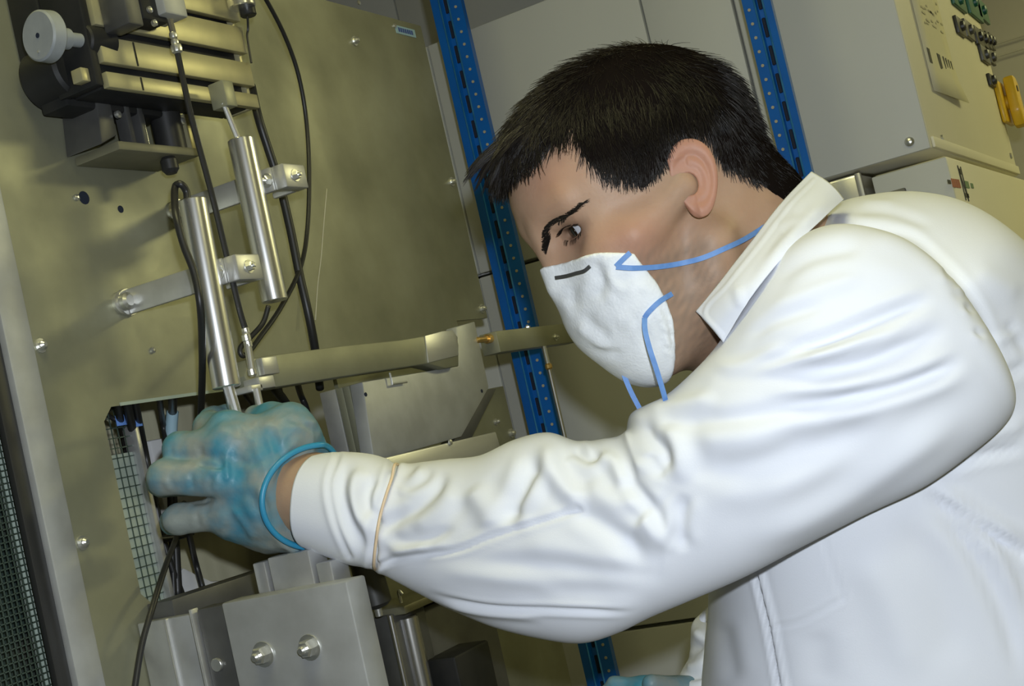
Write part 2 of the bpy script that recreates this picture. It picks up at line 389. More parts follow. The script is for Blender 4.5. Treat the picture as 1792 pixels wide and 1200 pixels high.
e = MB(); sprint(1692, 323, .03, .010, 0, '', mbx=e); sprint(1701, 325, .018, .007, 0, '', mbx=e); e.obj('green_lettering', MT['greenprint'], t)
e = MB(); sprint(1680, 300, .018, .008, 0, '', mbx=e); sprint(1692, 342, .028, .006, 0, '', mbx=e); sprint(1661, 318, .02, .005, 0, '', mbx=e)
sprint(1683, 320, .004, .05, 0, '', sl=.0, mbx=e); sprint(1688, 322, .004, .05, 0, '', mbx=e); sprint(1685, 320, .004, .045, 0, '', sl=-.010, mbx=e)
tag(e.obj('emblem', MT['blackprint'], t), None, kind='stuff')
e = MB()
for k in range(6): sprint(1686 + 4.5 * k, 378 + k * .8, .012, .010, 0, '', mbx=e)
for k in range(4): sprint(1700 + 5 * k, 386 + k, .010, .006, 0, '', mbx=e)
e.obj('plate_lettering', MT['greyprint'], t)
# chrome latch plate and hinge between the cabinets
pA = on(1, YB, 1450, 330); pB = on(1, YB, 1512, 330)
t = thing('steel_box', 'shiny steel box with rounded side tucked behind the raised collar', 'box', ((pA[0] + pB[0]) / 2, YB, 1.6))
MB().box(-.548, pB[0] - .004, YB + .002, YB + .3, 1.5, 1.7215, .004).obj('housing', MT['chrome'], t)
MB().box(pB[0] - .008, pB[0] + .001, YB - .006, YB + .002, 1.5, 1.7215, .002).obj('edge_strip', MT['alu'], t)

# ------------------------------------------------------------------ blue slotted uprights
def upright(name, label, x0, Yp, w, z0, z1, flip=False):
    t = thing(name, label, 'post', (x0 + w / 2, Yp, z0), 'blue slotted uprights')
    sx = (lambda f: x0 + w * (1 - f)) if flip else (lambda f: x0 + w * f)
    # profile across the face: folded sheet with one recessed channel
    prof = [(0, .010), (0, 0), (.30, 0), (.34, .006), (.52, .006), (.56, 0), (1, 0), (1, .010)]
    th = .002; pts = [(sx(f), Yp + d) for f, d in prof]
    inn = [(sx(min(max(f, .03), .97)), Yp + d + (th if 0 < i < len(prof) - 1 else 0)) for i, (f, d) in enumerate(prof)]
    poly = pts + inn[::-1]
    MB().prism([(p[0], p[1]) for p in poly], 2, z0, z1).obj('profile', MT['post'], t, 0)
    for f_ in (.28, .575): MB().cyl((sx(f_), Yp - .0003, z0), (sx(f_), Yp - .0003, z1), .0013, 8, 0).obj('fold_ridge', MT['postedge'], t, 2)
    hole = MB().cyl((0, 0, 0), (0, -.0012, 0), .0021, 10, 0); sl = MB().box(-.0024, .0024, -.0012, 0, -.013, .013, .001, 1)
    hm = None; sm_ = None
    z = z0 + .02
    zz = max(z0, 1.05)
    n = 0
    while zz < min(z1, 2.15) - .02:
        for (f, src, m, dz, nm) in ((.80, hole, 'holelight', 0, 'hole'), (.43, sl, 'hole', .01, 'slot')):
            if nm == 'slot' and n % 2: continue
            p = np.array([sx(f), Yp + (.006 if nm == 'slot' else 0), zz + dz]) - np.array(t.location)
            if nm == 'hole':
                if hm is None:
                    hm = bpy.data.meshes.new('hole'); hm.from_pydata(src.V, [], src.F); hm.materials.append(MT[m])
                me = hm
            else:
                if sm_ is None:
                    sm_ = bpy.data.meshes.new('slot'); sm_.from_pydata(src.V, [], src.F); sm_.materials.append(MT[m])
                me = sm_
            o = bpy.data.objects.new(nm, me); S.collection.objects.link(o); o.parent = t; o.location = p
        zz += .0186; n += 1
    return t
YP = 1.75
xa = on(1, YP, 752, 0)[0]; xb = on(1, YP, 806, 0)[0]
t1 = upright('slotted_upright', 'blue slotted steel upright left of the head, passing behind the brow', xa, YP, xb - xa, 0.0, 2.6)
xa = on(1, YP, 1297, 0)[0]; xb = on(1, YP, 1348, 0)[0]
t2 = upright('slotted_upright', 'blue slotted steel upright rising behind the collar, right of the head', xa, YP, xb - xa, 0.0, 2.6, True)
# ------------------------------------------------------------------ test rig: big vertical aluminium sheet with an opening
XP = -.886
PL = dict(y0=.832, y1=1.617, zt=2.25, zb=.80)
rig = thing('test_rig', 'upright aluminium sheet of a test machine with a cut-out window', 'machine', (XP, 1.2, 0))
oy0, oz1, oz0 = .897, 1.588, 1.411
outline = [(.832, 0.0), (1.617, 0.0), (1.617, 1.543), (1.535, 1.543), (1.535, 1.586), (1.25, 1.586), (1.25, oz0), (oy0 + .012, oz0), (oy0, oz0 + .012), (oy0, oz1 - .012), (oy0 + .012, oz1), (1.535, oz1), (1.535, 1.636), (1.617, 1.636)]
zr = on(0, XP, 735, 45)[2]
outline += [(1.617, zr), (.832, zr)]
MB().prism(outline, 0, XP - .005, XP).obj('panel', MT['plate'], rig)
# edge of the cut-out
MB().ribbon([(XP + .0005, .92, oz1 + .001), (XP + .0005, 1.12, oz1 + .001)], (1, 0, 0), .003, .001, sm=False).obj('cut_edge', MT['frost'], rig)
for i, (px, py) in enumerate([(620, 72), (790, 318), (843, 540), (894, 758), (70, 605), (143, 950), (115, 175), (867, 738)]):
    p = on(0, XP, px, py)
    r = .0042 if i < 6 else .003
    MB().lathe(p, p + XD * .012, [(0, r * 1.5), (.0015, r * 1.5), (.0016, r), (.005, r), (.007, r * .5)], 12).obj('screw', MT['zinc'], rig)
for px, py, r in ((147, 346, .0062), (211, 366, .0035)):
    p = on(0, XP, px, py); MB().cyl(p - XD * .001, p + XD * .0004, r, 16, 0).obj('hole', MT['hole'], rig)
for px, py in ((133, 346), (266, 613), (627, 5), (690, 45)):
    p = on(0, XP, px, py); MB().lathe(p, p + XD * .004, [(0, .003), (.002, .003), (.003, .001)], 10).obj('rivet', MT['zinc'], rig)
# sticker
p0 = on(0, XP, 692, 50); p1 = on(0, XP, 725, 60); zc = (p0[2] + p1[2]) / 2
lb = MB().box(XP, XP + .0008, p0[1], p1[1] + .002, zc - .0055, zc + .0055).obj('sticker', MT['labelpale'], rig)
tag(lb, 'small light blue sticker with dark blue lettering')
mb = MB(); yw = p1[1] - p0[1]
for k in range(7):
    yk = p0[1] + yw * (.12 + .115 * k); mb.box(XP + .0008, XP + .0012, yk, yk + yw * .08, zc - .0028, zc + .003)
mb.obj('lettering', MT['ink'], lb)
# left flange and black post
fr = thing('frame_profile', 'grey angled aluminium profile with black seal at the left edge', 'frame', (XP, .80, 0))
y_a = .832; y_b = on(0, XP + .004, 128, 1170)[1]
MB().box(XP - .01, XP + .006, y_b, y_a, 0, 2.4, .002).obj('profile', MT['plate2'], fr)
yc = on(0, XP, 100, 1200)[1]
MB().box(XP - .006, XP + .001, yc, y_b - .0005, 0, 2.4, .002).obj('seal', MT['rubber'], fr)
# left netting area
NX = -.905
na, nb_ = on(0, NX, -60, 900)[1], on(0, NX, 420, 900)[1]
nt_ = thing('wire_mesh_screen', 'fine dark wire mesh screen seen left of the black seal', 'screen', (NX, na, 1.0))
mb = MB(); z = 1.15
while z < 1.75:
    mb.box(NX - .0005, NX + .0005, .60, .825, z - .0004, z + .0004); z += .0052
y = .60
while y < .825:
    mb.box(NX - .0005, NX + .0005, y - .0004, y + .0004, 1.15, 1.75); y += .0052
tag(mb.obj('mesh_wires', MT['wire'], nt_, 0), None, kind='stuff')
o = MB().box(-.945, -.93, .1, .835, 0.6, 2.2).obj('backing_board', MT['netback']); tag(o, 'dark green mottled board behind the left mesh screen', 'board')
pa = on(0, -.915, 16, 830); pb = on(0, -1.02, 92, 1200)
o = MB().cyl((-.917, pa[1], 1.1), (-.917, pa[1], 1.62), .0075).obj('lamp_reflection', MT['frost']); tag(o, 'pale upright rod standing in for a lamp reflection behind the left mesh screen', 'tube')  # pale rod stands in for the reflection of a fluorescent lamp
# right strip: coarse mesh on pale panel seen through the opening
NX2 = -.93
s = thing('wired_panel', 'pale green panel with wire grid behind the window opening', 'panel', (NX2, .9, 1.3))
yL = on(0, NX2, 170, 900)[1]; yR = on(0, NX2, 262, 900)[1]
ztop = on(0, NX2, 200, 795)[2]
MB().box(NX2 - .008, NX2 - .004, yL, yR, 1.33, ztop, .001).obj('pane', MT['frost'], s)
mb = MB(); z = 1.34
while z < 1.62:
    mb.box(NX2 - .004, NX2 - .003, yL, yR, z - .0005, z + .0005); z += .0093
y = yL + .003
while y < yR:
    mb.box(NX2 - .004, NX2 - .003, y - .0004, y + .0004, 1.33, 1.62); y += .0078
tag(mb.obj('wire_grid', MT['wire'], s, 0), None, kind='stuff')
MB().box(NX2 - .012, NX2 + .004, yR, yR + .006, 1.33, 1.62, .001).obj('edge_strip', MT['alu'], s)
# interior
o = MB().box(-1.05, -1.03, .80, 1.34, 1.25, 1.75).obj('inner_board', MT['inner']); tag(o, 'olive board at the back of the window opening', 'board')
p0 = on(0, -1.0, 262, 770); p1 = on(0, -1.0, 330, 850)
o = MB().box(-1.031, -1.0, p0[1], p1[1] + .06, on(0, -1.0, 255, 930)[2], p0[2], .003).obj('lit_patch_block', MT['white']); tag(o, 'pale grey block imitating a flash-lit patch behind the gloved fingers', 'block')  # pale block stands in for flash light falling on the inner board
mb = MB(); pts = [on(0, -.98, *q) for q in ((300, 1040), (308, 1010), (322, 992), (345, 1004), (372, 1016), (400, 1014), (440, 1006), (450, 1045))]
mb.prism([(p[1], p[2]) for p in pts], 0, -1.031, -.98, .003); o = mb.obj('lit_patch_lump', MT['white']); tag(o, 'white rounded lump imitating flash light at the bottom of the window opening', 'light patch')  # white shape stands in for a flash-lit area low in the opening
# lower sill brackets (dark channel in the opening)
sl = thing('channel_bracket', 'dark aluminium channel along the lower edge of the opening', 'bracket', (XP, .97, 1.38))
p0 = on(0, XP + .03, 258, 1062); p1 = on(0, XP + .03, 452, 1012)
MB().box(XP + .001, XP + .03, .90, 1.045, 1.385, 1.413, .001).obj('channel', MT['darkgrey'], sl)
MB().box(XP + .0305, XP + .034, .90, 1.05, 1.380, 1.386, .001).obj('lip', MT['plate2'], sl)

# lower bolted block, faces toward the viewer
lb = thing('bolted_block', 'grey aluminium block with two bright bolts at the bottom', 'block', (-.73, .92, 1.15))
YF = .87
def lx(px, py, y=YF): return on(1, y, px, py)[0]
zT = on(1, YF, 600, 1018)[2]
xl, xr = lx(388, 1064), lx(606, 1018)
MB().box(xl, xr, YF, YF + .026, 0.9, zT, .002).obj('main_plate', MT['plate2'], lb)
MB().box(lx(336, 1074), xl - .0005, YF + .006, YF + .026, 0.9, zT - .002, .0015).obj('side_plate', MT['darkgrey'], lb)
MB().box(XP + .001, lx(334, 1074), YF + .014, YF + .026, 0.9, zT - .006, .0015).obj('side_plate', MT['plate2'], lb)
o = MB().box(lx(334, 1100) - .0012, lx(334, 1100) + .0012, YF + .003, YF + .012, 0.9, zT - .001, .0005).obj('edge_strip', MT['alu'], lb)
MB().box(lx(274, 1100) - .0012, lx(274, 1100) + .0012, YF + .011, YF + .018, 0.9, zT - .006, .0005).obj('edge_strip', MT['alu'], lb)
for px, py in ((462, 1144), (543, 1132)):
    p = on(1, YF, px, py); hexbolt(p, -YD, .0072, .0075, MT['zinc'], lb)
p = on(1, YF + .006, 382, 1162); MB().cyl(p, p - YD * .003, .0055, 16).obj('plug', MT['zinc'], lb)
# upper slotted lugs on that block
for px0, px1, yt in ((446, 466, 985), (472, 545, 975), (556, 582, 985)):
    a = on(1, YF + .03, px0, yt); b = on(1, YF + .03, px1, yt - 4)
    MB().box(a[0], b[0], YF + .0265, YF + .05, zT - .02, max(a[2], b[2]), .0012).obj('lug', MT['alu'], lb)

# black damper and silver posts at the bottom
dp = thing('damper', 'black cylinder hanging under the sleeve beside the bolted block', 'cylinder', P(660, 1070, 1.35))
a, b = P(636, 985, 1.38), P(662, 1066, 1.38)
MB().lathe(a + ZD * .03, b, [(0, .024), (.015, .024), (.03, .0155), (.072, .0155), (.076, .010)], 28).obj('barrel', MT['blackpl'], dp)
MB().cyl(P(628, 990, 1.38), P(690, 975, 1.38), .012).obj('collar', MT['rubber'], dp)
MB().cyl(P(661, 1064, 1.38), P(664, 1078, 1.38), .004).obj('tip', MT['zinc'], dp)
gs = thing('guide_assembly', 'dark housing with two upright steel guide rods at the bottom', 'machine', P(740, 1180, 1.45))
for px0, py0, px1, py1, r, dd in ((682, 1076, 706, 1200, .003, 1.40), (712, 1078, 742, 1205, .011, 1.42)):
    a = P(px0, py0, dd); MB().cyl(a, a - ZD * .22, r).obj('guide_rod', MT['rodm'], gs)
a = P(655, 1080, 1.41); MB().box(a[0] - .002, a[0] + .002 + .02, a[1], a[1] + .06, a[2] - .2, a[2], .002).obj('side_plate', MT['darkgrey'], gs)
a = on(0, XP + .05, 735, 1060)
MB().box(XP + .001, XP + .06, on(0, XP + .06, 700, 1090)[1], on(0, XP + .06, 860, 1050)[1], 1.0, on(0, XP + .06, 735, 1065)[2], .003).obj('housing', MT['darkgrey'], gs)
a = on(0, XP + .06, 680, 1072); b = on(0, XP + .06, 830, 1040)
MB().box(XP + .02, XP + .08, a[1], b[1], a[2] - .004, a[2] + .004, .001).obj('cross_bar', MT['oldsteel'], gs)
a = on(0, XP + .09, 800, 1150); b = on(0, XP + .09, 850, 1200)
MB().box(XP + .061, XP + .10, a[1] - .02, b[1] + .01, 1.0, a[2] + .005, .003).obj('foot_block', MT['dark'], gs)
a = P(702, 1055, 1.40); MB().tube([a, a + ZD * .012, P(704, 1040, 1.4)], .002).obj('hook', MT['zinc'], gs)

# ------------------------------------------------------------------ slotted table with stage, top left
XS = -.80
tb = thing('slotted_table', 'yellowed steel table with black horizontal slots, top left', 'machine table', (XS, 1.0, 1.8))
yl, yr = on(0, XS, 172, 61)[1], on(0, XS, 450, 165)[1]
def zz(px, py): return on(0, XS, px, py)[2]
bars = [(zz(455, 189), zz(455, 166)), (zz(447, 151), zz(447, 112)), (zz(436, 94), zz(430, 49)), (zz(419, 37), zz(419, 37) + .022), (zz(419, 37) + .030, zz(419, 37) + .055)]
for z0, z1 in bars:
    MB().box(XS - .007, XS, yl, yr, z0, z1, .0009).obj('bar', MT['brassy'], tb)
MB().box(XS - .042, XS - .0108, yl + .001, yr - .008, bars[0][0] + .001, bars[-1][1], .001).obj('base', MT['dark'], tb)
MB().box(XS - .042, XS - .0075, yr - .0055, yr, bars[0][0] + .001, bars[-1][1], .001).obj('end_rib', MT['brassy'], tb)
MB().box(XS - .075, XS - .043, yl - .008, yl + .12, bars[0][0] - .004, bars[-1][1], .003).obj('slide', MT['dark'], tb)
ys = on(0, XS, 232, 100)[1]
for z0, z1 in bars[:2]:
    MB().box(XS, XS + .0006, ys + .0045 - .0008, ys + .0045 + .0008, z0 + .001, z1 - .001).obj('scribe_line', MT['dark'], tb)
MB().box(XS - .05, XS - .004, yl - .010, yl - .0005, bars[0][0] + .002, bars[-1][1], .002).obj('end_cheek', MT['dark'], tb)
p = on(1, yl - .0105, 150, 134)
MB().box(p[0] - .007, p[0] + .005, yl - .02, yl - .0105, p[2] - .006, p[2] + .006, .001).obj('clip', MT['brassy'], tb)
# handwheel
kc = on(1, .845, 66, 62)
kn = thing('adjustment_knob', 'round grey knob with a small centre hole, left of the slotted table', 'knob', kc - ZD * .02)
kd = np.array([-.10, -1.0, 0.0]); kd /= np.linalg.norm(kd)
MB().lathe(kc, kc - kd * .05, [(0, .0195), (.0015, .0212), (.012, .0218), (.0135, .0205), (.0135, .009), (.030, .009), (.030, .006), (.05, .006)], 48).obj('wheel', MT['knob'], kn)
MB().cyl(kc + kd * .0004, kc - kd * .002, .0022, 14, 0).obj('centre_hole', MT['hole'], kn)
q = kc - ZD * .013 - XD * .003; MB().cyl(q + kd * .0006, q, .0012, 10, 0).obj('set_screw', MT['zinc'], kn)
a = kc - kd * .045; MB().cyl(a, a - kd * .03, .014).obj('bearing', MT['dark'], kn)
# black housing beneath/behind the knob
st = thing('stage_housing', 'black rounded gear housing under the grey knob', 'housing', (XS - .05, .90, 1.80))
c0 = on(0, XS - .035, 150, 120) - YD * .010
MB().cyl(c0 - XD * .045, c0 + XD * .0, .027, 40, .003).obj('drum', MT['dark'], st)
MB().box(XP + .001, XS - .05, c0[1] - .008, yl - .012, c0[2] - .01, c0[2] + .10, .004).obj('body', MT['dark'], st)
# bracket below the table
br = thing('angle_bracket', 'dark steel angle bracket with motor block under the slotted table', 'bracket', (XP, .95, 1.76))
xq = XP + .045
a = on(0, xq, 168, 172); b = on(0, xq, 203, 240)
MB().prism([(on(0, xq, 168, 170)[1], on(0, xq, 168, 170)[2]), (on(0, xq, 192, 172)[1], on(0, xq, 192, 172)[2]), (on(0, xq, 206, 236)[1], on(0, xq, 206, 236)[2]), (on(0, xq, 178, 252)[1], on(0, xq, 178, 252)[2])], 0, XP + .001, xq, .0015).obj('cheek', MT['darkgrey'], br)
a = on(0, xq + .01, 205, 242); b = on(0, xq + .01, 348, 268)
MB().box(XP + .001, xq + .01, a[1], b[1], min(a[2], b[2]) - .003, min(a[2], b[2]) + .005, .001).obj('shelf', MT['oldsteel'], br)
zsh = min(a[2], b[2])
c1 = on(0, xq - .01, 291, 215); MB().cyl((c1[0], c1[1], zsh + .005), (c1[0], c1[1], zsh + .045), .0145, 28).obj('motor', MT['rubber'], br)
c1 = on(0, xq, 291, 262); MB().lathe((c1[0], c1[1], zsh - .003), (c1[0], c1[1], zsh - .02), [(0, .006), (.003, .008), (.012, .008), (.016, .005)], 20).obj('thumb_nut', MT['rubber'], br)
for px in (222, 244):
    c1 = on(0, xq - .005, px, 215); MB().box(c1[0] - .01, c1[0] + .004, c1[1] - .003, c1[1] + .003, zsh + .005, zsh + .045, .0008).obj('rib', MT['darkgrey'], br)
c1 = on(0, xq - .005, 250, 215); MB().cyl((c1[0], c1[1], zsh + .005), (c1[0], c1[1], zsh + .045), .0022).obj('pin', MT['chrome'], br)
c1 = on(0, xq, 327, 215); MB().box(c1[0] - .02, c1[0] + .002, c1[1] - .003, c1[1] + .004, zsh + .005, zsh + .042, .001).obj('end_cheek', MT['brassy'], br)
for px, py in ((207, 200), (319, 212)):
    p = on(0, xq + .002, px, py); MB().lathe(p - XD * .002, p + XD * .006, [(0, .0035), (.003, .0035), (.004, .002)], 12).obj('screw', MT['zinc'], br)
# clamp head with pull rod at the top
ch = thing('clamp_head', 'black and silver clamp head bolted over the slotted table top', 'clamp', on(0, XS + .02, 290, 40))
a = on(0, XS + .02, 262, 0); b = on(0, XS + .02, 320, 30)
MB().box(XS + .001, XS + .03, on(0, XS + .03, 222, 20)[1], on(0, XS + .03, 248, 20)[1], on(0, XS + .03, 235, 42)[2], on(0, XS + .03, 235, -60)[2], .002).obj('jaw', MT['darkgrey'], ch)
MB().box(XS + .001, XS + .025, on(0, XS + .025, 250, 20)[1], on(0, XS + .025, 292, 20)[1], on(0, XS + .025, 270, 36)[2], on(0, XS + .025, 270, -60)[2], .003).obj('body', MT['dark'], ch)
MB().box(XS + .005, XS + .034, on(0, XS + .034, 288, 10)[1], on(0, XS + .034, 326, 10)[1], on(0, XS + .034, 300, 24)[2], on(0, XS + .034, 300, -60)[2], .002).obj('block', MT['plate2'], ch)
for px, py in ((262, 17), (271, 40)):
    p = on(0, XS + .026, px, py); MB().lathe(p - XD * .002, p + XD * .005, [(0, .003), (.003, .003), (.004, .001)], 12).obj('screw', MT['zinc'], ch)
# pull rod and bowden wire down to the lever
XW = -.765
wr = thing('pull_wire', 'thin black pull wire with silver fittings crossing the metal bracket', 'wire', on(0, XW, 440, 700))
def wx(px, py): return on(0, XW, px, py)
MB().tube([wx(297, 34), wx(303, 58), wx(308, 84)], .0028, sm=False).obj('upper_rod', MT['rodm'], wr)
for px, py, r in ((303, 62, .0036), (306, 74, .0036), (309, 85, .0052)):
    p = wx(px, py); MB().lathe(p + ZD * r, p - ZD * r, [(0, r * .4), (r * .4, r * .9), (r, r), (r * 1.6, r * .9), (r * 2, r * .4)], 14).obj('ferrule', MT['zinc'], wr)
MB().tube([wx(310, 90), wx(335, 205), wx(372, 345), wx(402, 470), wx(420, 545), wx(430, 578)], .0027).obj('sheath', MT['rubber'], wr)
for px, py, r in ((430, 579, .0035), (431, 591, .004), (434, 602, .0038), (441, 651, .004)):
    p = wx(px, py); MB().lathe(p + ZD * r, p - ZD * r, [(0, r * .5), (r * .4, r), (r * 1.6, r), (r * 2, r * .5)], 14).obj('ferrule', MT['zinc'], wr)
MB().tube([wx(430, 580), wx(441, 652)], .0034, 14, sm=False).obj('lower_rod', MT['chrome'], wr)
MB().tube([wx(448, 680), wx(457, 722)], .0036, 14, sm=False).obj('end_rod', MT['chrome'], wr)
# lens-like cylinder top right of table with black cap and wire
sn = thing('small_sensor', 'short silver cylinder with black cap at the table top right corner', 'sensor', on(0, XS + .01, 418, 30))
a = on(0, XS + .012, 412, -40); b = on(0, XS + .012, 424, 14)
MB().cyl(a, b, .0135, 28, .001).obj('barrel', MT['chrome'], sn)
c1 = on(0, XS + .012, 433, 18); MB().cyl(c1 - ZD * .006, c1 + ZD * .006, .008, 20).obj('cap', MT['rubber'], sn)
MB().tube([on(0, XS + .012, 433, 24), on(0, XS + .005, 434, 50), on(0, XS + .003, 433, 66), on(0, XS + .003, 440, 110)], .0012).obj('lead', MT['rubber'], sn)

# ------------------------------------------------------------------ displacement sensors with their brackets
XV = -.775
def vx(px, py, x=XV): return on(0, x, px, py)
def sensor(name, label, top, bot, rods, brk, r):
    a, b = vx(*top), vx(*bot); t = thing(name, label, 'sensor', b)
    MB().cyl(a, b, r, 40, .0008).obj('barrel', MT['chrome'], t)
    for nm, p0, p1, rr in rods: MB().tube([vx(*p0), vx(*p1)], rr, 14, sm=False).obj(nm, MT['chrome'], t)
    return t
s1 = sensor('displacement_sensor', 'upper polished steel sensor barrel held beside the thick black cable', (421, 244), (481, 527), [('plunger', (391, 180), (418, 246), .0028)], None, .0122)
s2 = sensor('displacement_sensor', 'lower polished steel sensor barrel pointing down into the gloved hand', (337, 350), (397, 678), [('plunger', (398, 672), (413, 724), .0052)], None, .0122)
a = vx(384, 150); b = vx(410, 190)
MB().box(XV - .012, XV + .006, a[1] - .002, a[1] + .013, b[2], a[2] + .004, .001).obj('plunger_clamp', MT['plate'], s1)
def bracket(label, pyb, base_px, yb0, yb1, zc, hz, x1):
    t = thing('sensor_bracket', label, 'bracket', (XP, yb0, zc - hz), 'flat bars carrying the two sensors')
    MB().box(XP + .004, x1, yb0, yb1, zc - hz, zc + hz, .0012).obj('arm', MT['alu'], t)
    MB().cyl((XP, (yb0 + yb1) / 2, zc), (XP + .004, (yb0 + yb1) / 2, zc), .013, 24).obj('foot', MT['zinc'], t)
    MB().lathe((XP, yb0 - .004, zc), (XP + .02, yb0 - .004, zc), [(0, .011), (.003, .011), (.004, .008), (.010, .008), (.012, .005)], 16).obj('nut', MT['zinc'], t)
    return t
for (lab, base, tip, cl, sp, zt_, zb_) in (('lower flat aluminium bar with clamp, starting at a round nut', (217, 530), (360, 487), (360, 420), s2, (340, 478), (340, 518)),
                                ('upper flat aluminium bar with clamp over the thick cable', (310, 372), (430, 320), (432, 488), s1, (420, 310), (420, 350))):
    b0 = on(0, XP, *base)
    yb = b0[1]; zc = b0[2]; hz = .0115
    # find x where the bar's near face meets the sensor line
    x1 = XV + .0125
    t = bracket(lab, 0, 0, yb, yb + .005, zc, hz, x1 - .004)
    for nm, y0_, y1_ in (('clamp', yb - .003, yb + .034),):
        MB().box(x1 - .004, x1 + .010, yb + .002, yb + .036, zc - hz, zc + hz, .0015).obj('clamp', MT['alu'], t)
        MB().box(x1 - .030, x1 - .004, yb + .030, yb + .036, zc - hz, zc + hz, .0015).obj('clamp_back', MT['alu'], t)
    hexbolt((x1 - .010, yb, zc), -YD, .0048, .0045, MT['zinc'], t)
    hexbolt((x1 + .010, yb + .018, zc), XD, .0042, .004, MT['zinc'], t)

# ------------------------------------------------------------------ lever arm, fulcrum block, counter arm
XA = -.78
def ax_(px, py): return on(0, XA, px, py)
ar = thing('lever_arm', 'long aluminium lever arm with a rounded hook end', 'lever', ax_(440, 685))
top = [(428, 658), (436, 628), (470, 622), (600, 605), (700, 595), (742, 588), (772, 580), (790, 578), (799, 586), (803, 604), (803, 640), (780, 644), (748, 636), (640, 652), (440, 684)]
MB().prism([(ax_(*q)[1], ax_(*q)[2]) for q in top], 0, XA - .022, XA, .0012).obj('beam', MT['plate'], ar)
q = [(742, 588), (772, 580), (790, 578), (799, 590), (801, 622), (748, 635)]
MB().prism([(ax_(*k)[1], ax_(*k)[2]) for k in q], 0, XA, XA + .0015, .0005).obj('end_shoe', MT['alu'], ar)
a, b = ax_(448, 636), ax_(480, 655)
MB().box(XA, XA + .007, a[1], b[1], b[2], a[2] + .004, .001).obj('pad', MT['alu'], ar)
a, b = ax_(424, 660), ax_(462, 682)
MB().box(XA - .004, XA + .014, a[1] + .004, b[1], b[2], a[2] - .003, .001).obj('yoke', MT['alu'], ar)
a, b = ax_(416, 676), ax_(440, 688)
MB().box(XA - .004, XA + .014, a[1], b[1], b[2], b[2] + .006, .001).obj('yoke_foot', MT['alu'], ar)
XB = -.79
def bx_(px, py, x=XB): return on(0, x, px, py)
fb = thing('fulcrum_block', 'grey steel fulcrum block with sloped corner right of the lever arm', 'block', bx_(700, 795))
poly = [(800, 571), (831, 562), (856, 678), (808, 764), (690, 798), (655, 805), (634, 668), (803, 640)]
MB().prism([(bx_(*k)[1], bx_(*k)[2]) for k in poly], 0, XB - .016, XB, .0015).obj('body', MT['plate2'], fb)
yl_, zl0, zl1 = bx_(640, 700)[1], bx_(655, 805)[2], bx_(636, 668)[2]
for x0_, x1_, m_ in ((-.0245, -.0165, 'plate'), (-.0335, -.025, 'plate'), (-.054, -.034, 'alu')):
    MB().box(XB + x0_, XB + x1_, yl_, yl_ + .10, zl0, zl1, .001).obj('layer_plate', MT[m_], fb)
MB().box(XP + .001, XB - .0545, yl_ + .06, yl_ + .10, zl0 + .02, zl1 - .02, .001).obj('spacer', MT['darkgrey'], fb)
mb = MB(); mb.tube([bx_(682, 652, XB + .004), bx_(686, 672, XB + .004), bx_(712, 668, XB + .004)], .0012, sm=False); mb.obj('clip', MT['zinc'], fb)
for px, py in ((843, 684), (640, 690)):
    p = bx_(px, py); MB().cyl(p - XD * .001, p + XD * .0004, .0022, 12, 0).obj('screw_hole', MT['hole'], fb)
# sloping dark bar and bright lower strip
br2 = thing('diagonal_brace', 'grey diagonal brace from the fulcrum block down to the strip', 'brace', bx_(810, 770))
poly = [(858, 679), (884, 676), (838, 770), (806, 775)]
MB().prism([(bx_(*k)[1], bx_(*k)[2]) for k in poly], 0, XB - .03, XB - .012, .001).obj('bar', MT['darkgrey'], br2)
sp = thing('support_strip', 'flat shiny aluminium strip just above the white sleeve', 'strip', bx_(760, 800))
XT = -.76
def tx(px, py): return on(0, XT, px, py)
poly = [(660, 804), (868, 755), (876, 782), (860, 830), (668, 860)]
MB().prism([(tx(*k)[1], tx(*k)[2]) for k in poly], 0, XT - .012, XT, .0015).obj('strip', MT['alu'], sp)
p = tx(787, 774); MB().lathe(p, p + XD * .004, [(0, .003), (.002, .003), (.003, .001)], 10).obj('screw', MT['zinc'], sp)
# counter arm
ca = thing('counter_arm', 'dull flat counter arm with brass screw and hanging rod', 'lever', ax_(930, 615))
a, b = ax_(868, 580), ax_(990, 612)
z1 = ax_(868, 579)[2]; z0 = ax_(870, 617)[2]
MB().box(XA - .024, XA, a[1], a[1] + .225, z0, z1, .0012).obj('beam', MT['plate'], ca)
p = np.array([XA - .010, a[1], (z0 + z1) / 2 + .006])
MB().lathe(p, p - YD * .04, [(0, .0055), (.008, .0055), (.0082, .0036), (.03, .0036), (.032, .002)], 16).obj('brass_screw', MT['brass'], ca)
p = ax_(936, 572); p[2] = z1; p[0] = XA - .01; hexbolt(p - ZD * .0005, ZD, .0035, .003, MT['zinc'], ca)
p = ax_(972, 590); hexbolt(p, XD, .0032, .003, MT['zinc'], ca)
q0 = ax_(953, 610); q0[2] = z0; q1 = q0 - ZD * .022; q2 = q0 - ZD * .16
MB().tube([q0, q1], .0028, 12, sm=False).obj('stud', MT['zinc'], ca)
MB().lathe(q1, q1 - ZD * .008, [(0, .003), (.002, .0045), (.006, .0045), (.008, .003)], 12).obj('ferrule', MT['brass'], ca)
MB().tube([q1 - ZD * .006, q2], .0024, 10, sm=False).obj('hanging_rod', MT['rodm'], ca)

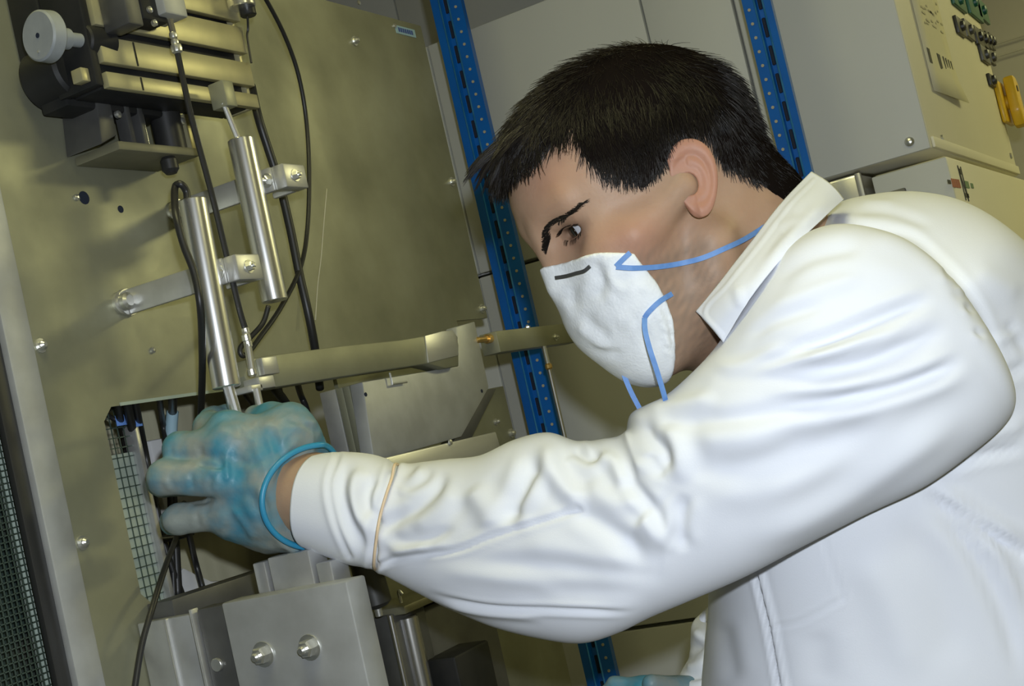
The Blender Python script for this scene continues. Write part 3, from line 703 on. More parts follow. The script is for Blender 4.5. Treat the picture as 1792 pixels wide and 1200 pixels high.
# ------------------------------------------------------------------ cables
def cable(label, x, pts, r, name='cable', m='rubber', xs=None, grp=None):
    Q = [on(0, (xs[i] if xs else x), *p) for i, p in enumerate(pts)]
    o = MB().tube(Q, r, 10).obj(name, MT[m], None, 2); tag(o, label, 'cable'); return o
cable('thin black cable making a wide loop down the big sheet', -.80, [(440, -40), (466, 0), (498, 62), (522, 130), (536, 210), (541, 300), (538, 400), (525, 470), (490, 540), (455, 590), (436, 615), (424, 622), (421, 608), (440, 588), (460, 565), (470, 535)], .0024,
      xs=[-.80, -.81, -.82, -.83, -.84, -.84, -.84, -.83, -.81, -.80, -.79, -.79, -.79, -.785, -.78, XV])
cable('thick black cable falling from the table to the lever arm', -.83, [(440, 150), (452, 205), (470, 262), (490, 325), (508, 400), (524, 480), (540, 550), (552, 615), (560, 680)], .0044, xs=[-.84, -.83, -.83, -.83, -.83, -.83, -.83, -.84, -.86])
cable('black lead curling over the top of the lower sensor', -.79, [(328, 355), (326, 335), (316, 322), (306, 330), (308, 375), (322, 430), (340, 478), (351, 540), (354, 620), (353, 690), (350, 760)], .0032, xs=[XV, XV, XV, XV - .006, -.762, -.757, -.752, -.752, -.78, -.83, -.90])
cable('pale thin thread hanging in front of the big sheet', -.87, [(572, 330), (566, 400), (562, 450), (556, 500), (552, 560)], .0006, 'thread', 'thread')
cable('dark cable crossing in front of the panel at the bottom left', -.87, [(232, 1230), (248, 1130), (268, 1060), (290, 990), (312, 930), (322, 880)], .0027, xs=[-.86, -.86, -.86, -.875, -.91, -.95])
XI = -.96
for lab, pts, r in (('black cable hanging just right of the pale mesh', [(205, 705), (218, 770), (238, 850), (262, 930), (290, 1000), (300, 1060)], .0036),
        ('slack black cable hanging in the window beside the mesh edge', [(222, 705), (240, 790), (258, 870), (275, 950), (290, 1060)], .0042),
        ('third black cable hanging left in the window opening', [(236, 700), (252, 780), (268, 860), (290, 960), (320, 1045)], .0034),
        ('short black cable between the label and the index finger', [(278, 690), (284, 735), (292, 780), (296, 830), (300, 930), (305, 1050)], .0030),
        ('straight dark lead with grey end above the gloved fingers', [(302, 690), (302, 722), (301, 745), (299, 800), (304, 900), (312, 1050)], .0045),
        ('black cable ending below the little finger', [(330, 930), (340, 975), (355, 1030)], .0030),
        ('black cable leaning toward the lever arm underside', [(430, 690), (446, 712), (462, 740), (480, 850), (500, 1020)], .0030),
        ('pair of dark hoses above the glove thumb, left one', [(478, 675), (500, 705), (520, 740), (540, 850), (560, 1000)], .0052),
        ('dark hose above the glove thumb, right one', [(520, 668), (526, 690), (540, 730), (560, 850), (580, 1000)], .0036)):
    x0_ = XP - .0048 - r; pts = [(pts[0][0] - 4, pts[0][1] - 16)] + pts
    cable(lab, XI, pts, r, 'hanging_cable', xs=[x0_, x0_] + [XI] * (len(pts) - 2))
cable('pale grey sleeve tube standing above the gloved fingers', XI, [(302, 720), (300, 745), (299, 775), (297, 800)], .0062, 'tube', 'labelpale')
mb = MB(); c0 = on(0, XI + .012, 212, 722)
mb.tube([on(0, XI + d, *q) for q, d in (((186, 722), .015), ((200, 733), .03), ((222, 736), .032), ((240, 724), .02), ((236, 714), -.01), ((205, 712), -.012))], .0022, 8, True, True)
o = mb.obj('cable_tie', MT['rubber'], None, 2); tag(o, 'black cable tie looped round the hanging cables at the top', 'cable tie')
o = MB().tube([on(0, XI + .02, *q) for q in ((200, 925), (225, 937), (262, 943), (300, 941), (336, 932))], .0032).obj('cable_tie', MT['rubber'], None, 2); tag(o, 'black cable tie crossing the pale mesh below the glove', 'cable tie')
for px, py, w in ((213, 733, .008), (241, 735, .007)):
    p = on(0, XI + .034, px, py)
    o = MB().box(p[0], p[0] + .001, p[1] - w, p[1] + w * .6, p[2] - .006, p[2] + .004, .0003).obj('cable_label', MT['bluelabel']); tag(o, 'blue paper label on the %s hanging cable' % ('leftmost' if px < 220 else 'next'), 'label')
# ------------------------------------------------------------------ person: implicit-surface sculpting
def nrm(v): v = np.array(v, float); return v / np.linalg.norm(v)
def s_ell(p, c, r):
    q = p - np.array(c, np.float32); r = np.array(r, np.float32)
    k0 = np.sqrt(((q / r) ** 2).sum(-1)); k1 = np.sqrt(((q / (r * r)) ** 2).sum(-1)) + 1e-9
    return k0 * (k0 - 1) / k1
def s_cap(p, a, b, ra, rb=None):
    a = np.array(a, np.float32); b = np.array(b, np.float32); rb = ra if rb is None else rb
    pa = p - a; ba = b - a; h = np.clip((pa @ ba) / (ba @ ba), 0, 1)
    return np.sqrt(((pa - h[..., None] * ba) ** 2).sum(-1)) - (ra + (rb - ra) * h)
def smin(a, b, k): h = np.clip(.5 + .5 * (b - a) / k, 0, 1); return b * (1 - h) + a * h - k * h * (1 - h)
def smax(a, b, k): return -smin(-a, -b, k)
def surface_nets(f, lo, hi, step):
    lo = np.array(lo, float); n = np.ceil((np.array(hi) - lo) / step).astype(int) + 1
    ax = [(lo[i] + step * np.arange(n[i])).astype(np.float32) for i in range(3)]
    v = np.empty(tuple(n), np.float32)
    for i0 in range(0, n[0], 16):
        g = np.stack(np.meshgrid(ax[0][i0:i0 + 16], ax[1], ax[2], indexing='ij'), -1); v[i0:i0 + 16] = f(g)
    s = v < 0
    cnt = np.zeros(tuple(n - 1), np.int16); acc = np.zeros(tuple(n - 1) + (3,), np.float32)
    offs = [(a, b) for a in range(8) for b in range(8) if a < b and bin(a ^ b).count('1') == 1]
    def sl(k): return tuple(slice((k >> (2 - i)) & 1, n[i] - 1 + ((k >> (2 - i)) & 1)) for i in range(3))
    mask = np.zeros(tuple(n - 1), bool); ref = s[sl(0)]
    for k in range(1, 8): mask |= (s[sl(k)] != ref)
    I = np.argwhere(mask); A = np.zeros((len(I), 3)); Cn = np.zeros(len(I))
    def cor(k): return np.array([(k >> 2) & 1, (k >> 1) & 1, k & 1])
    for a, b in offs:
        ia = I + cor(a); ib = I + cor(b); va = v[ia[:, 0], ia[:, 1], ia[:, 2]]; vb = v[ib[:, 0], ib[:, 1], ib[:, 2]]
        m = (va < 0) != (vb < 0); t = np.where(m, va / np.where(m, va - vb, 1), 0)
        A += m[:, None] * (ia + t[:, None] * (ib - ia)); Cn += m
    V = lo + step * (A / Cn[:, None])
    idx = -np.ones(tuple(n - 1), np.int64); idx[mask] = np.arange(len(I))
    Q = []
    for d in range(3):
        u, w = (d + 1) % 3, (d + 2) % 3
        sa = [slice(0, n[i] - 1) if i == d else slice(1, n[i] - 1) for i in range(3)]
        sb = list(sa); sb[d] = slice(1, n[d])
        a = s[tuple(sa)]; b = s[tuple(sb)]; e = np.argwhere(a != b); flip = a[e[:, 0], e[:, 1], e[:, 2]]
        e = e + np.array([0 if i == d else 1 for i in range(3)])
        eu = np.zeros(3, int); eu[u] = 1; ew = np.zeros(3, int); ew[w] = 1
        def g(x): return idx[x[:, 0], x[:, 1], x[:, 2]]
        q = np.stack([g(e), g(e - eu), g(e - eu - ew), g(e - ew)], 1)
        q[~flip] = q[~flip][:, ::-1]; Q.append(q)
    Q = np.vstack(Q); return V, Q[(Q >= 0).all(1)]
def vnormals(V, Fc):
    Fc = np.asarray(Fc); n = np.cross(V[Fc[:, 2]] - V[Fc[:, 0]], V[Fc[:, 3]] - V[Fc[:, 1]]); N = np.zeros_like(V)
    for k in range(4): np.add.at(N, Fc[:, k], n)
    return N / (np.linalg.norm(N, axis=1)[:, None] + 1e-12)
def segdist(px, py, line):
    d = np.full(len(px), 1e9); T = np.zeros(len(px)); L = np.array(line, float)
    seg = np.linalg.norm(np.diff(L, axis=0), axis=1); cum = np.concatenate([[0], np.cumsum(seg)])
    for i in range(len(L) - 1):
        a, b = L[i], L[i + 1]; ab = b - a; t = np.clip(((px - a[0]) * ab[0] + (py - a[1]) * ab[1]) / (ab @ ab), 0, 1)
        dd = np.hypot(px - a[0] - t * ab[0], py - a[1] - t * ab[1]); m = dd < d
        d[m] = dd[m]; T[m] = (cum[i] + t[m] * seg[i]) / cum[-1]
    return d, T
def sculpt(V, Fc, strokes, front=True):
    """push folds into a cloth or skin mesh: each stroke = (line, half width px, depth mm, end taper)"""
    N = vnormals(V, Fc); px, py, dp = project(V)
    view = (C - V); view /= np.linalg.norm(view, axis=1)[:, None]
    fac = np.clip(((N * view).sum(1) + .15) / .4, 0, 1) if front else np.ones(len(V))
    D = np.zeros(len(V))
    for st in strokes:
        line, w, h = st[0], st[1], st[2]; tp = st[3] if len(st) > 3 else 'b'
        if len(line) > 2: line = smooth_line(np.array([list(p) + [0] for p in line], float), 5)[:, :2]
        x0, y0 = np.min(line, 0) - 4 * w; x1, y1 = np.max(line, 0) + 4 * w
        m = np.where((px > x0) & (px < x1) & (py > y0) & (py < y1))[0]
        if not len(m): continue
        d, T = segdist(px[m], py[m], line)
        e = np.ones(len(m))
        if tp in 'bs': e *= np.clip(T / .25, 0, 1)
        if tp in 'be': e *= np.clip((1 - T) / .25, 0, 1)
        e = e * e * (3 - 2 * e)
        g = np.exp(-(d / w) ** 2) - .35 * np.exp(-((d - 1.9 * w) / w) ** 2)
        D[m] += h * .001 * g * e
    return V + N * (D * fac)[:, None]
def noise3(V, sc, seed=0):
    r = np.random.RandomState(seed); out = np.zeros(len(V))
    for k in range(6):
        d = r.normal(size=3); d /= np.linalg.norm(d); out += np.sin(V @ d * sc * r.uniform(.6, 1.6) + r.uniform(0, 6.28))
    return out / 6

per = thing('person', 'young man in white lab coat, dust mask and blue gloves leaning toward the metal rig', 'person', (.05, 1.05, 0.0))

# ---- head frame: f = forward, u = up, l = his left (towards the camera)
TURN = math.radians(16)
def unit(v): v = np.array(v, float); return v / np.linalg.norm(v)
F0 = np.array([-.890, -.456, 0]); U0 = np.array([-.456, .890, 0])
Fv = unit(F0 * math.cos(TURN) + np.array([0, 0, -1]) * math.sin(TURN))
Uv = U0
Lv = np.cross(Fv, Uv); Lv = Lv if Lv[2] < 0 else -Lv
HS = 1.0
HO = cp(1203, 322, .962) - Lv * .072
HM = np.stack([Fv, Uv, Lv])          # rows
def h2c(q): return HO + (np.asarray(q) * HS) @ HM
def c2h(q): return ((np.asarray(q) - HO) @ HM.T) / HS
def h2w(q): return c2w(h2c(np.atleast_2d(q)))
N0 = c2h(cp(1300, 470, 1.065)); N1 = c2h(cp(1400, 585, 1.09)); N2 = c2h(cp(1255, 420, 1.045))
def skull(p):
    d = s_ell(p, (.000, .037, 0), (.094, .071, .075))
    d = smin(d, s_ell(p, (.036, .026, 0), (.053, .055, .061)), .02)
    return d
def head_sdf(p):
    q = p.copy(); q[..., 2] = np.abs(q[..., 2])
    d = skull(q); q[..., 0] = np.where(q[..., 0] > 0, q[..., 0] * 1.13, q[..., 0]); q[..., 1] += .003
    d = smin(d, s_ell(q, (.036, -.028, 0), (.062, .082, .060)), .022)
    d = smin(d, s_ell(q, (.064, -.014, .044), (.024, .018, .018)), .022)       # cheekbone
    d = smin(d, s_cap(q, (.052, -.012, .060), (.002, .002, .070), .009), .018)   # arch
    d = smin(d, s_ell(q, (.066, -.045, .032), (.024, .028, .026)), .02)          # cheek
    d = smin(d, s_cap(q, (-.004, -.040, .056), (.004, -.066, .050), .016), .02)
    d = smin(d, s_cap(q, (.004, -.062, .050), (.058, -.092, .016), .015), .02)   # jaw
    d = smin(d, s_ell(q, (.062, -.090, 0), (.020, .018, .022)), .02)
    d = smin(d, s_ell(q, (.028, -.062, 0), (.052, .042, .044)), .02)
    d = smin(d, s_cap(q, (.098, .024, .012), (.084, .032, .042), .0085, .007), .012)
    d = smax(d, -s_ell(q, (.105, .010, .0335), (.020, .0135, .019)), .012)        # socket
    d = smin(d, s_cap(q, (.099, .020, 0), (.105, -.018, 0), .0065, .007), .012)
    d = smin(d, s_ell(q, (.094, -.030, 0), (.012, .010, .014)), .008)
    # eyeball and lids
    d = smin(d, s_ell(q, (.0765, .0125, .0325), (.0145, .0142, .0150)), .004)
    d = smax(d, -s_ell(q, (.094, .0105, .0345), (.0150, .0040, .0135)), .0015)
    d = smin(d, s_cap(q, (.0925, .0185, .022), (.0835, .0170, .0455), .0022), .003)
    # neck
    dn = s_cap(p, N2, N1, .060, .068)
    dn = smin(dn, s_cap(p, (-.050, -.005, 0), N1 + np.array([-.02, .01, 0]), .044, .055), .03)
    dn = smin(dn, s_cap(p, (.028, -.060, .0), N1 + np.array([.02, -.005, 0]), .032, .05), .03)
    d = smin(d, dn, .022)
    # ear canal hollow
    return d
Vh, Fh = surface_nets(head_sdf, (-.26, -.30, -.11), (.145, .145, .12), .0020)
hc = h2c(Vh)
# ---- ear (own frame, on his left side; mirrored for the right)
def ear_sdf(p):
    # x = along ear width toward the back, y = up along the ear, z = outwards
    x, y, z = p[..., 0], p[..., 1], p[..., 2]
    wy = y / .031; hw = .0172 * np.sqrt(np.clip(1 - np.clip(wy, -1, 1) ** 2, 0, 1)) * (1 + .22 * wy)
    base = z - (.0065 + .30 * (x + .010))               # flared plate
    rr = np.sqrt((x / (.0178 * (1 + .20 * np.clip(y / .031, -1, 1)))) ** 2 + (y / .0315) ** 2)
    plate = np.maximum(np.abs(base) - .0024, (rr - 1) * .016)
    ring = np.sqrt(((rr - .90) * .0165) ** 2 + (base - .0022) ** 2) - .0032
    ring = ring + .006 * np.clip((-.003 - x) / .005, 0, 1) * np.clip((.020 - y) / .012, 0, 1)
    d = smin(plate, ring, .003)
    rr2 = np.sqrt(((x + .001) / .0105) ** 2 + ((y + .0015) / .0165) ** 2)
    anti = np.sqrt(((rr2 - 1) * .012) ** 2 + (base - .0010) ** 2) - .0024
    anti = anti + .006 * np.clip((-.002 - x) / .004, 0, 1)
    d = smin(d, anti, .003)
    d = smin(d, s_ell(p, (.0005, -.0255, .006), (.0085, .0085, .0040)), .004)      # lobe
    d = smax(d, -s_ell(p, (-.0035, -.004, .0075), (.0072, .0098, .0062)), .003)     # concha
    d = smin(d, s_cap(p, (-.0125, .0035, .003), (-.0105, -.0075, .0062), .0036, .0030), .003)  # tragus
    d = smin(d, s_cap(p, (-.011, .005, .004), (.000, .0035, .0055), .0016), .003)   # crus
    d = smin(d, s_ell(p, (-.010, .004, -.002), (.012, .022, .006)), .004)
    return d
Ve, Fe = surface_nets(ear_sdf, (-.028, -.038, -.010), (.026, .036, .026), .00085)
tilt = math.radians(14)
ex = np.array([-math.cos(tilt), -math.sin(tilt), 0]); ey = np.array([-math.sin(tilt), math.cos(tilt), 0])
def place_ear(side):
    E0 = np.array([-.0035, .0015, .0690 * side]); ez = np.array([.0, 0, side])
    V = E0 + .80 * (Ve[:, :1] * ex + Ve[:, 1:2] * ey + Ve[:, 2:3] * ez)
    return V, (Fe if side > 0 else Fe[:, ::-1])
hv = [Vh]; hf = [Fh]; off = len(Vh); ear_rng = []
for sd in (1, -1):
    v, f = place_ear(sd); ear_rng.append((off, off + len(v))); hv.append(v); hf.append(f + off); off += len(v)
HV = np.vstack(hv); HF = np.vstack(hf)
# ---- arms and trunk under the coat (left forearm shows at the wrist)
def fore(p):
    d = s_cap(p, cp(760, 905, 1.11), cp(560, 870, 1.152), .030, .0315)
    d = smin(d, s_cap(p, cp(560, 868, 1.145), cp(470, 850, 1.16), .0315, .029), .02)
    return d
lo = np.minimum(cp(420, 1000, 1.2), cp(800, 740, 1.05)) - .05; hi = np.maximum(cp(420, 740, 1.2), cp(800, 1000, 1.05)) + .05
Vf, Ff = surface_nets(fore, np.minimum(lo, hi), np.maximum(lo, hi), .004)
def trunk(p):
    d = s_cap(p, cp(1500, 580, 1.12), cp(1750, 1200, 1.15), .058, .09)
    d = smin(d, s_cap(p, cp(1580, 600, .97), cp(1130, 950, 1.02), .030, .028), .03)
    d = smin(d, s_cap(p, cp(1130, 950, 1.02), cp(760, 905, 1.11), .028, .028), .02)
    return d
Vt, Ft = surface_nets(trunk, (-.12, -.42, .88), (.56, .12, 1.28), .010)
# skin colours
base = np.array([.425, .275, .180])
col = np.tile(base, (len(HV), 1)).astype(float)
f_, u_, l_ = HV[:, 0], HV[:, 1], HV[:, 2]
def blob(c, r): return np.exp(-(((HV - np.array(c)) / np.array(r)) ** 2).sum(1))
al = np.abs(l_)
red = blob((.052, -.022, .058), (.026, .020, .03)) + blob((.052, -.022, -.058), (.026, .020, .03)) + .5 * blob((.08, .05, .04), (.03, .02, .03))
col = col * (1 - red[:, None] * np.array([.02, .22, .22]))
beard = np.clip((-.022 - u_ + .25 * np.clip(f_ - .02, -.03, .06)) / .02, 0, 1) * np.clip((f_ + .004) / .014, 0, 1) * np.clip((.14 - f_) / .03, 0, 1)
beard *= np.clip((u_ + .13) / .03, 0, 1)
sidb = blob((.012, -.012, .075), (.012, .022, .02)) + blob((.012, -.012, -.075), (.012, .022, .02))
bd = np.clip((beard * .62 + sidb * .3) * (.8 + .5 * noise3(HV, 900, 9)), 0, .7)[:, None]
col = col * (1 - bd) + np.array([.17, .13, .10]) * bd
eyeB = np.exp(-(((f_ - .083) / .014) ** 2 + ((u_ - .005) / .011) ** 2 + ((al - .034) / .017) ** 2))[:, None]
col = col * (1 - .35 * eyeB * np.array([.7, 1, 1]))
slit = np.exp(-(((u_ - .0082) / .0055) ** 2 + ((al - .0345) / .0135) ** 2)) * (f_ > .069) * (f_ < .0815)
col = col * (1 - .75 * np.clip(slit * 1.2, 0, 1)[:, None])
for a, b in ear_rng:
    v = Ve; rim = np.clip(np.sqrt((v[:, 0] / .018) ** 2 + (v[:, 1] / .031) ** 2) - .45, 0, 1)
    col[a:b] = base * np.array([1.0, .80, .82]) * (1 - .0 * rim[:, None])
allV = np.vstack([h2w(HV), c2w(Vf), c2w(Vt)])
flipneed = lambda f: f
allF = np.vstack([HF, Ff + len(HV), Ft + len(HV) + len(Vf)])
allC = np.vstack([col, np.tile(base * np.array([.92, .95, .95]), (len(Vf), 1)), np.tile(base, (len(Vt), 1))])
def orient(V, Fc):
    """make faces point outward"""
    vol = np.einsum('ij,ij->i', V[Fc[:, 0]], np.cross(V[Fc[:, 1]], V[Fc[:, 2]])).sum() + np.einsum('ij,ij->i', V[Fc[:, 0]], np.cross(V[Fc[:, 2]], V[Fc[:, 3]])).sum()
    return Fc if vol > 0 else Fc[:, ::-1]
W1 = h2w(HV); F1 = np.vstack([orient(W1 - W1.mean(0), Fh if True else Fh)])
FE = []
for (a, b), f in zip(ear_rng, (Fe, Fe[:, ::-1])): FE.append(orient(W1[a:b] - W1[a:b].mean(0), f) + a)
Wf = c2w(Vf); Wt = c2w(Vt)
W1h = orient(W1[:len(Vh)] - W1[:len(Vh)].mean(0), Fh)
allF = np.vstack([W1h] + FE + [orient(Wf - Wf.mean(0), Ff) + len(HV), orient(Wt - Wt.mean(0), Ft) + len(HV) + len(Vf)])
body = mesh_obj('body', allV, allF, MT['skin'], per, 2, cols=allC)
# eyes
for sd in (1, -1):
    c = h2w([(.0652, .0085, .0325 * sd)])[0]; fw = (h2w([(1, 0, 0)]) - h2w([(0, 0, 0)]))[0]; up = (h2w([(0, 1, 0)]) - h2w([(0, 0, 0)]))[0]; lf = (h2w([(0, 0, 1)]) - h2w([(0, 0, 0)]))[0]
    gz = nrm(fw * 1 - lf * (.05 if sd > 0 else -.05) - up * .12)
    mb = MB(); mb.lathe(c - gz * .0128, c + gz * .0128, [(.0128 - .0128 * math.cos(t * math.pi / 16), max(.0002, .0128 * math.sin(t * math.pi / 16))) for t in range(17)], 28)
    ey_ = mb.obj('eye', MT['eyewhite'], per, 2)
    mb = MB(); mb.lathe(c + gz * .0112, c + gz * .0135, [(0, .0072), (.0006, .0070), (.0014, .0044), (.0020, .0012)], 24); mb.obj('iris', MT['iris'], ey_, 2)

# ---- brows and lashes
rng = np.random.RandomState(3)
def surf_push(p, sdf, n=3):
    for _ in range(n):
        e = .0008; g = np.stack([sdf(p + np.eye(3, dtype=np.float32)[k] * e) - sdf(p - np.eye(3, dtype=np.float32)[k] * e) for k in range(3)], 1) / (2 * e)
        g /= (np.linalg.norm(g, axis=1)[:, None] + 1e-9); d = sdf(p); p = p - g * d[:, None]
    return p, g
def strands(paths, r0, r1, name, m, parent, sides=3):
    """paths: (n, k, 3) in room space"""
    n, k, _ = paths.shape; T = np.gradient(paths, axis=1); T /= np.linalg.norm(T, axis=2)[..., None] + 1e-12
    ref = np.cross(T, np.array([.3, .5, .8])); ref /= np.linalg.norm(ref, axis=2)[..., None] + 1e-12; w = np.cross(T, ref)
    R = (r0 + (r1 - r0) * np.linspace(0, 1, k) ** 1.5)[None, :, None, None]
    an = np.arange(sides) * 2 * math.pi / sides
    V = paths[:, :, None, :] + R * (ref[:, :, None, :] * np.cos(an)[None, None, :, None] + w[:, :, None, :] * np.sin(an)[None, None, :, None])
    V = V.reshape(-1, 3); i = np.arange(n)[:, None, None] * k * sides + np.arange(k - 1)[None, :, None] * sides; a = np.arange(sides)[None, None, :]; b = (a + 1) % sides
    Fq = np.stack([i + a, i + b, i + sides + b, i + sides + a], -1).reshape(-1, 4)
    return mesh_obj(name, V, Fq, m, parent, 2)
def brow(sd):
    n = 650; t = rng.rand(n); spread = (rng.rand(n) - .5)
    ff = .098 - .028 * t ** 1.6; uu = .0040 + .0182 * np.sin(t * 1.35) + spread * (.0060 + .003 * np.sin(t * 3.1)) * (1 - .55 * t); ll = (.009 + .044 * t) * sd
    p0 = np.stack([ff, uu, ll], 1).astype(np.float32); p0, g = surf_push(p0, head_sdf)
    dr = np.stack([-.35 - .3 * t, .55 * (1 - t) - .15 - spread * .8, .9 * sd * np.ones(n)], 1); dr -= (dr * g).sum(1)[:, None] * g; dr /= np.linalg.norm(dr, axis=1)[:, None]
    L = (.0075 * (.7 + .6 * rng.rand(n)))[:, None]
    P_ = np.stack([p0, p0 + dr * L * .5 + g * .0009, p0 + dr * L + g * .0008], 1)
    return h2w(P_.reshape(-1, 3)).reshape(n, 3, 3)
bs = np.vstack([brow(1), brow(-1)])
o = strands(bs, .00022, .00007, 'eyebrows', MT['hair'], per); o['label'] = 'dark brows'; o['kind'] = 'stuff'
def lash(sd, up_=1, n=60):
    t = rng.rand(n); ff = .0812 - .0066 * t ** 1.4; ll = (.0235 + .022 * t) * sd; uu = (.0095 + .0042 * np.sin(math.pi * (.12 + .8 * t))) if up_ > 0 else (.0065 - .0040 * np.sin(math.pi * (.1 + .8 * t)))
    p0 = np.stack([ff, uu, ll], 1); d = np.stack([.8 * np.ones(n), (-.30 if up_ > 0 else -.5) * np.ones(n), (.15 + .5 * t) * sd], 1); d /= np.linalg.norm(d, axis=1)[:, None]
    L = .0062 if up_ > 0 else .0035
    P_ = np.stack([p0, p0 + d * L * .5, p0 + d * L + np.array([0, .0012 * up_, 0])], 1); return h2w(P_.reshape(-1, 3)).reshape(n, 3, 3)
o = strands(np.vstack([lash(1), lash(-1), lash(1, -1, 26), lash(-1, -1, 26)]), .00022, .00006, 'eyelashes', MT['hair'], per); o['kind'] = 'stuff'

# ---- hair
def px2fu(px, py, l=.07):
    # pixel on his left side -> (f, u) at lateral offset l
    d = (HO + Lv * l)[2]
    for _ in range(4):
        c = cp(px, py, d); h = c2h(c); d = (HO + Fv * h[0] * HS + Uv * h[1] * HS + Lv * l * HS)[2]
    return h[0], h[1]
line_px = [(1400, 380, .03), (1352, 345, .045), (1318, 312, .055), (1290, 300, .06), (1266, 285, .065), (1255, 262, .07), (1240, 240, .07), (1205, 228, .07), (1178, 240, .07), (1168, 275, .07), (1158, 300, .07), (1135, 330, .07), (1122, 334, .07), (1112, 318, .068), (1085, 312, .066), (1050, 306, .06), (1022, 288, .056),
           (1008, 255, .052), (1000, 225, .050), (985, 232, .048), (965, 258, .045), (940, 272, .035), (912, 285, .02), (893, 300, .0), (878, 340, .0)]
hl = np.array([px2fu(*p) for p in line_px])
poly = np.vstack([hl, [(.125, hl[-1][1]), (.16, .20), (-.16, .20), (-.16, hl[0][1])]])
def inpoly(x, y, Pn):
    ins = np.zeros(x.shape, bool); n = len(Pn)
    for i in range(n):
        x0, y0 = Pn[i]; x1, y1 = Pn[(i + 1) % n]
        if y0 == y1: continue
        c = ((y0 > y) != (y1 > y)) & (x < (x1 - x0) * (y - y0) / (y1 - y0) + x0); ins ^= c
    return ins
def polydist(x, y, Pn):
    d = np.full(x.shape, 9.); n = len(Pn)
    for i in range(n):
        a = Pn[i]; b = Pn[(i + 1) % n]; ab = b - a; t = np.clip(((x - a[0]) * ab[0] + (y - a[1]) * ab[1]) / (ab @ ab + 1e-12), 0, 1)
        d = np.minimum(d, np.hypot(x - a[0] - t * ab[0], y - a[1] - t * ab[1]))
    return np.where(inpoly(x, y, Pn), -d, d)
fg = np.linspace(-.17, .17, 171); ug = np.linspace(-.11, .2, 156)
PD = polydist(*np.meshgrid(fg, ug, indexing='ij'), poly).astype(np.float32)
def pdist(f, u):
    i = np.clip((f + .17) / .002, 0, 169.999); j = np.clip((u + .11) / .002, 0, 154.999); a = i.astype(int); b = j.astype(int); s_ = i - a; t = j - b
    a = np.minimum(a, 169); b = np.minimum(b, 154)
    return PD[a, b] * (1 - s_) * (1 - t) + PD[a + 1, b] * s_ * (1 - t) + PD[a, b + 1] * (1 - s_) * t + PD[a + 1, b + 1] * s_ * t
def scalp(p):
    q = p.copy(); q[..., 2] = np.abs(q[..., 2]); d = skull(q)
    dn = s_cap(p, N2, N1, .060, .068); dn = smin(dn, s_cap(p, (-.050, -.005, 0), N1 + np.array([-.02, .01, 0]), .044, .055), .03)
    return smin(d, dn, .022)
def thick(p):   # hair thickness grows away from the hairline
    e = np.clip(-pdist(p[..., 0], p[..., 1]), 0, .06)
    top = np.clip(p[..., 1] / .11, 0, 1)
    return .0012 + np.clip(e / .03, 0, 1) * (.0045 + .0060 * top)
def cap_sdf(p):
    return smax(scalp(p) - thick(p), pdist(p[..., 0], p[..., 1]) - .0005, .003)
Vc, Fc_ = surface_nets(cap_sdf, (-.15, -.07, -.10), (.135, .16, .10), .0026)
Wc = h2w(Vc); o = mesh_obj('hair', Wc, orient(Wc - Wc.mean(0), Fc_), MT['haircap'], per, 2)
hair_root = o; o['label'] = 'short dark hair brushed forward'
rng = np.random.RandomState(11)
NS = 19000
cand = []
while sum(len(c) for c in cand) < NS:
    d = rng.normal(size=(6000, 3)); d /= np.linalg.norm(d, axis=1)[:, None]; p = (np.array([.0, .041, 0]) + d * np.array([.095, .082, .077])).astype(np.float32)
    p, g = surf_push(p, scalp, 2); m = pdist(p[:, 0], p[:, 1]) < -.0005; cand.append(p[m])
nk = 1400; pn = np.stack([rng.uniform(-.16, -.07, nk), rng.uniform(-.07, .0, nk), rng.uniform(-.06, .075, nk)], 1).astype(np.float32); pn, g = surf_push(pn, scalp, 3); m = pdist(pn[:, 0], pn[:, 1]) < -.0005; cand.append(pn[m])
p = np.vstack(cand); n = len(p)
def field(p, g):
    f, u, l = p[:, 0], p[:, 1], p[:, 2]
    side = np.clip((np.abs(l) - .030) / .035, 0, 1); back = np.clip((-.035 - f) / .05, 0, 1)
    d = np.stack([1.0 - .62 * side - 1.3 * back, -.12 - 1.15 * side - .9 * back, .22 * np.sign(l) * (1 - side)], 1)
    return d
clump = noise3(p, 300, 5); clump2 = noise3(p, 300, 6); fine = rng.normal(size=(n, 3)) * .13
hi_ = np.clip((p[:, 1] - .01) / .09, 0, 1); edge = np.clip(-pdist(p[:, 0], p[:, 1]) / .02, 0, 1)
frontness = np.clip((p[:, 0] - .03) / .05, 0, 1) * np.clip((p[:, 1] - .06) / .03, 0, 1)
L = (.016 + .022 * hi_ + .010 * frontness) * (.75 + .5 * rng.rand(n)); L *= (.55 + .45 * edge)
rr_ = rng.rand(n) ** 2; K = 7; path = np.zeros((n, K, 3)); q = p.copy(); _, g = surf_push(q, scalp, 1); path[:, 0] = p + g * thick(p)[:, None] * .5 * rng.rand(n)[:, None]
cur = path[:, 0].astype(np.float32)
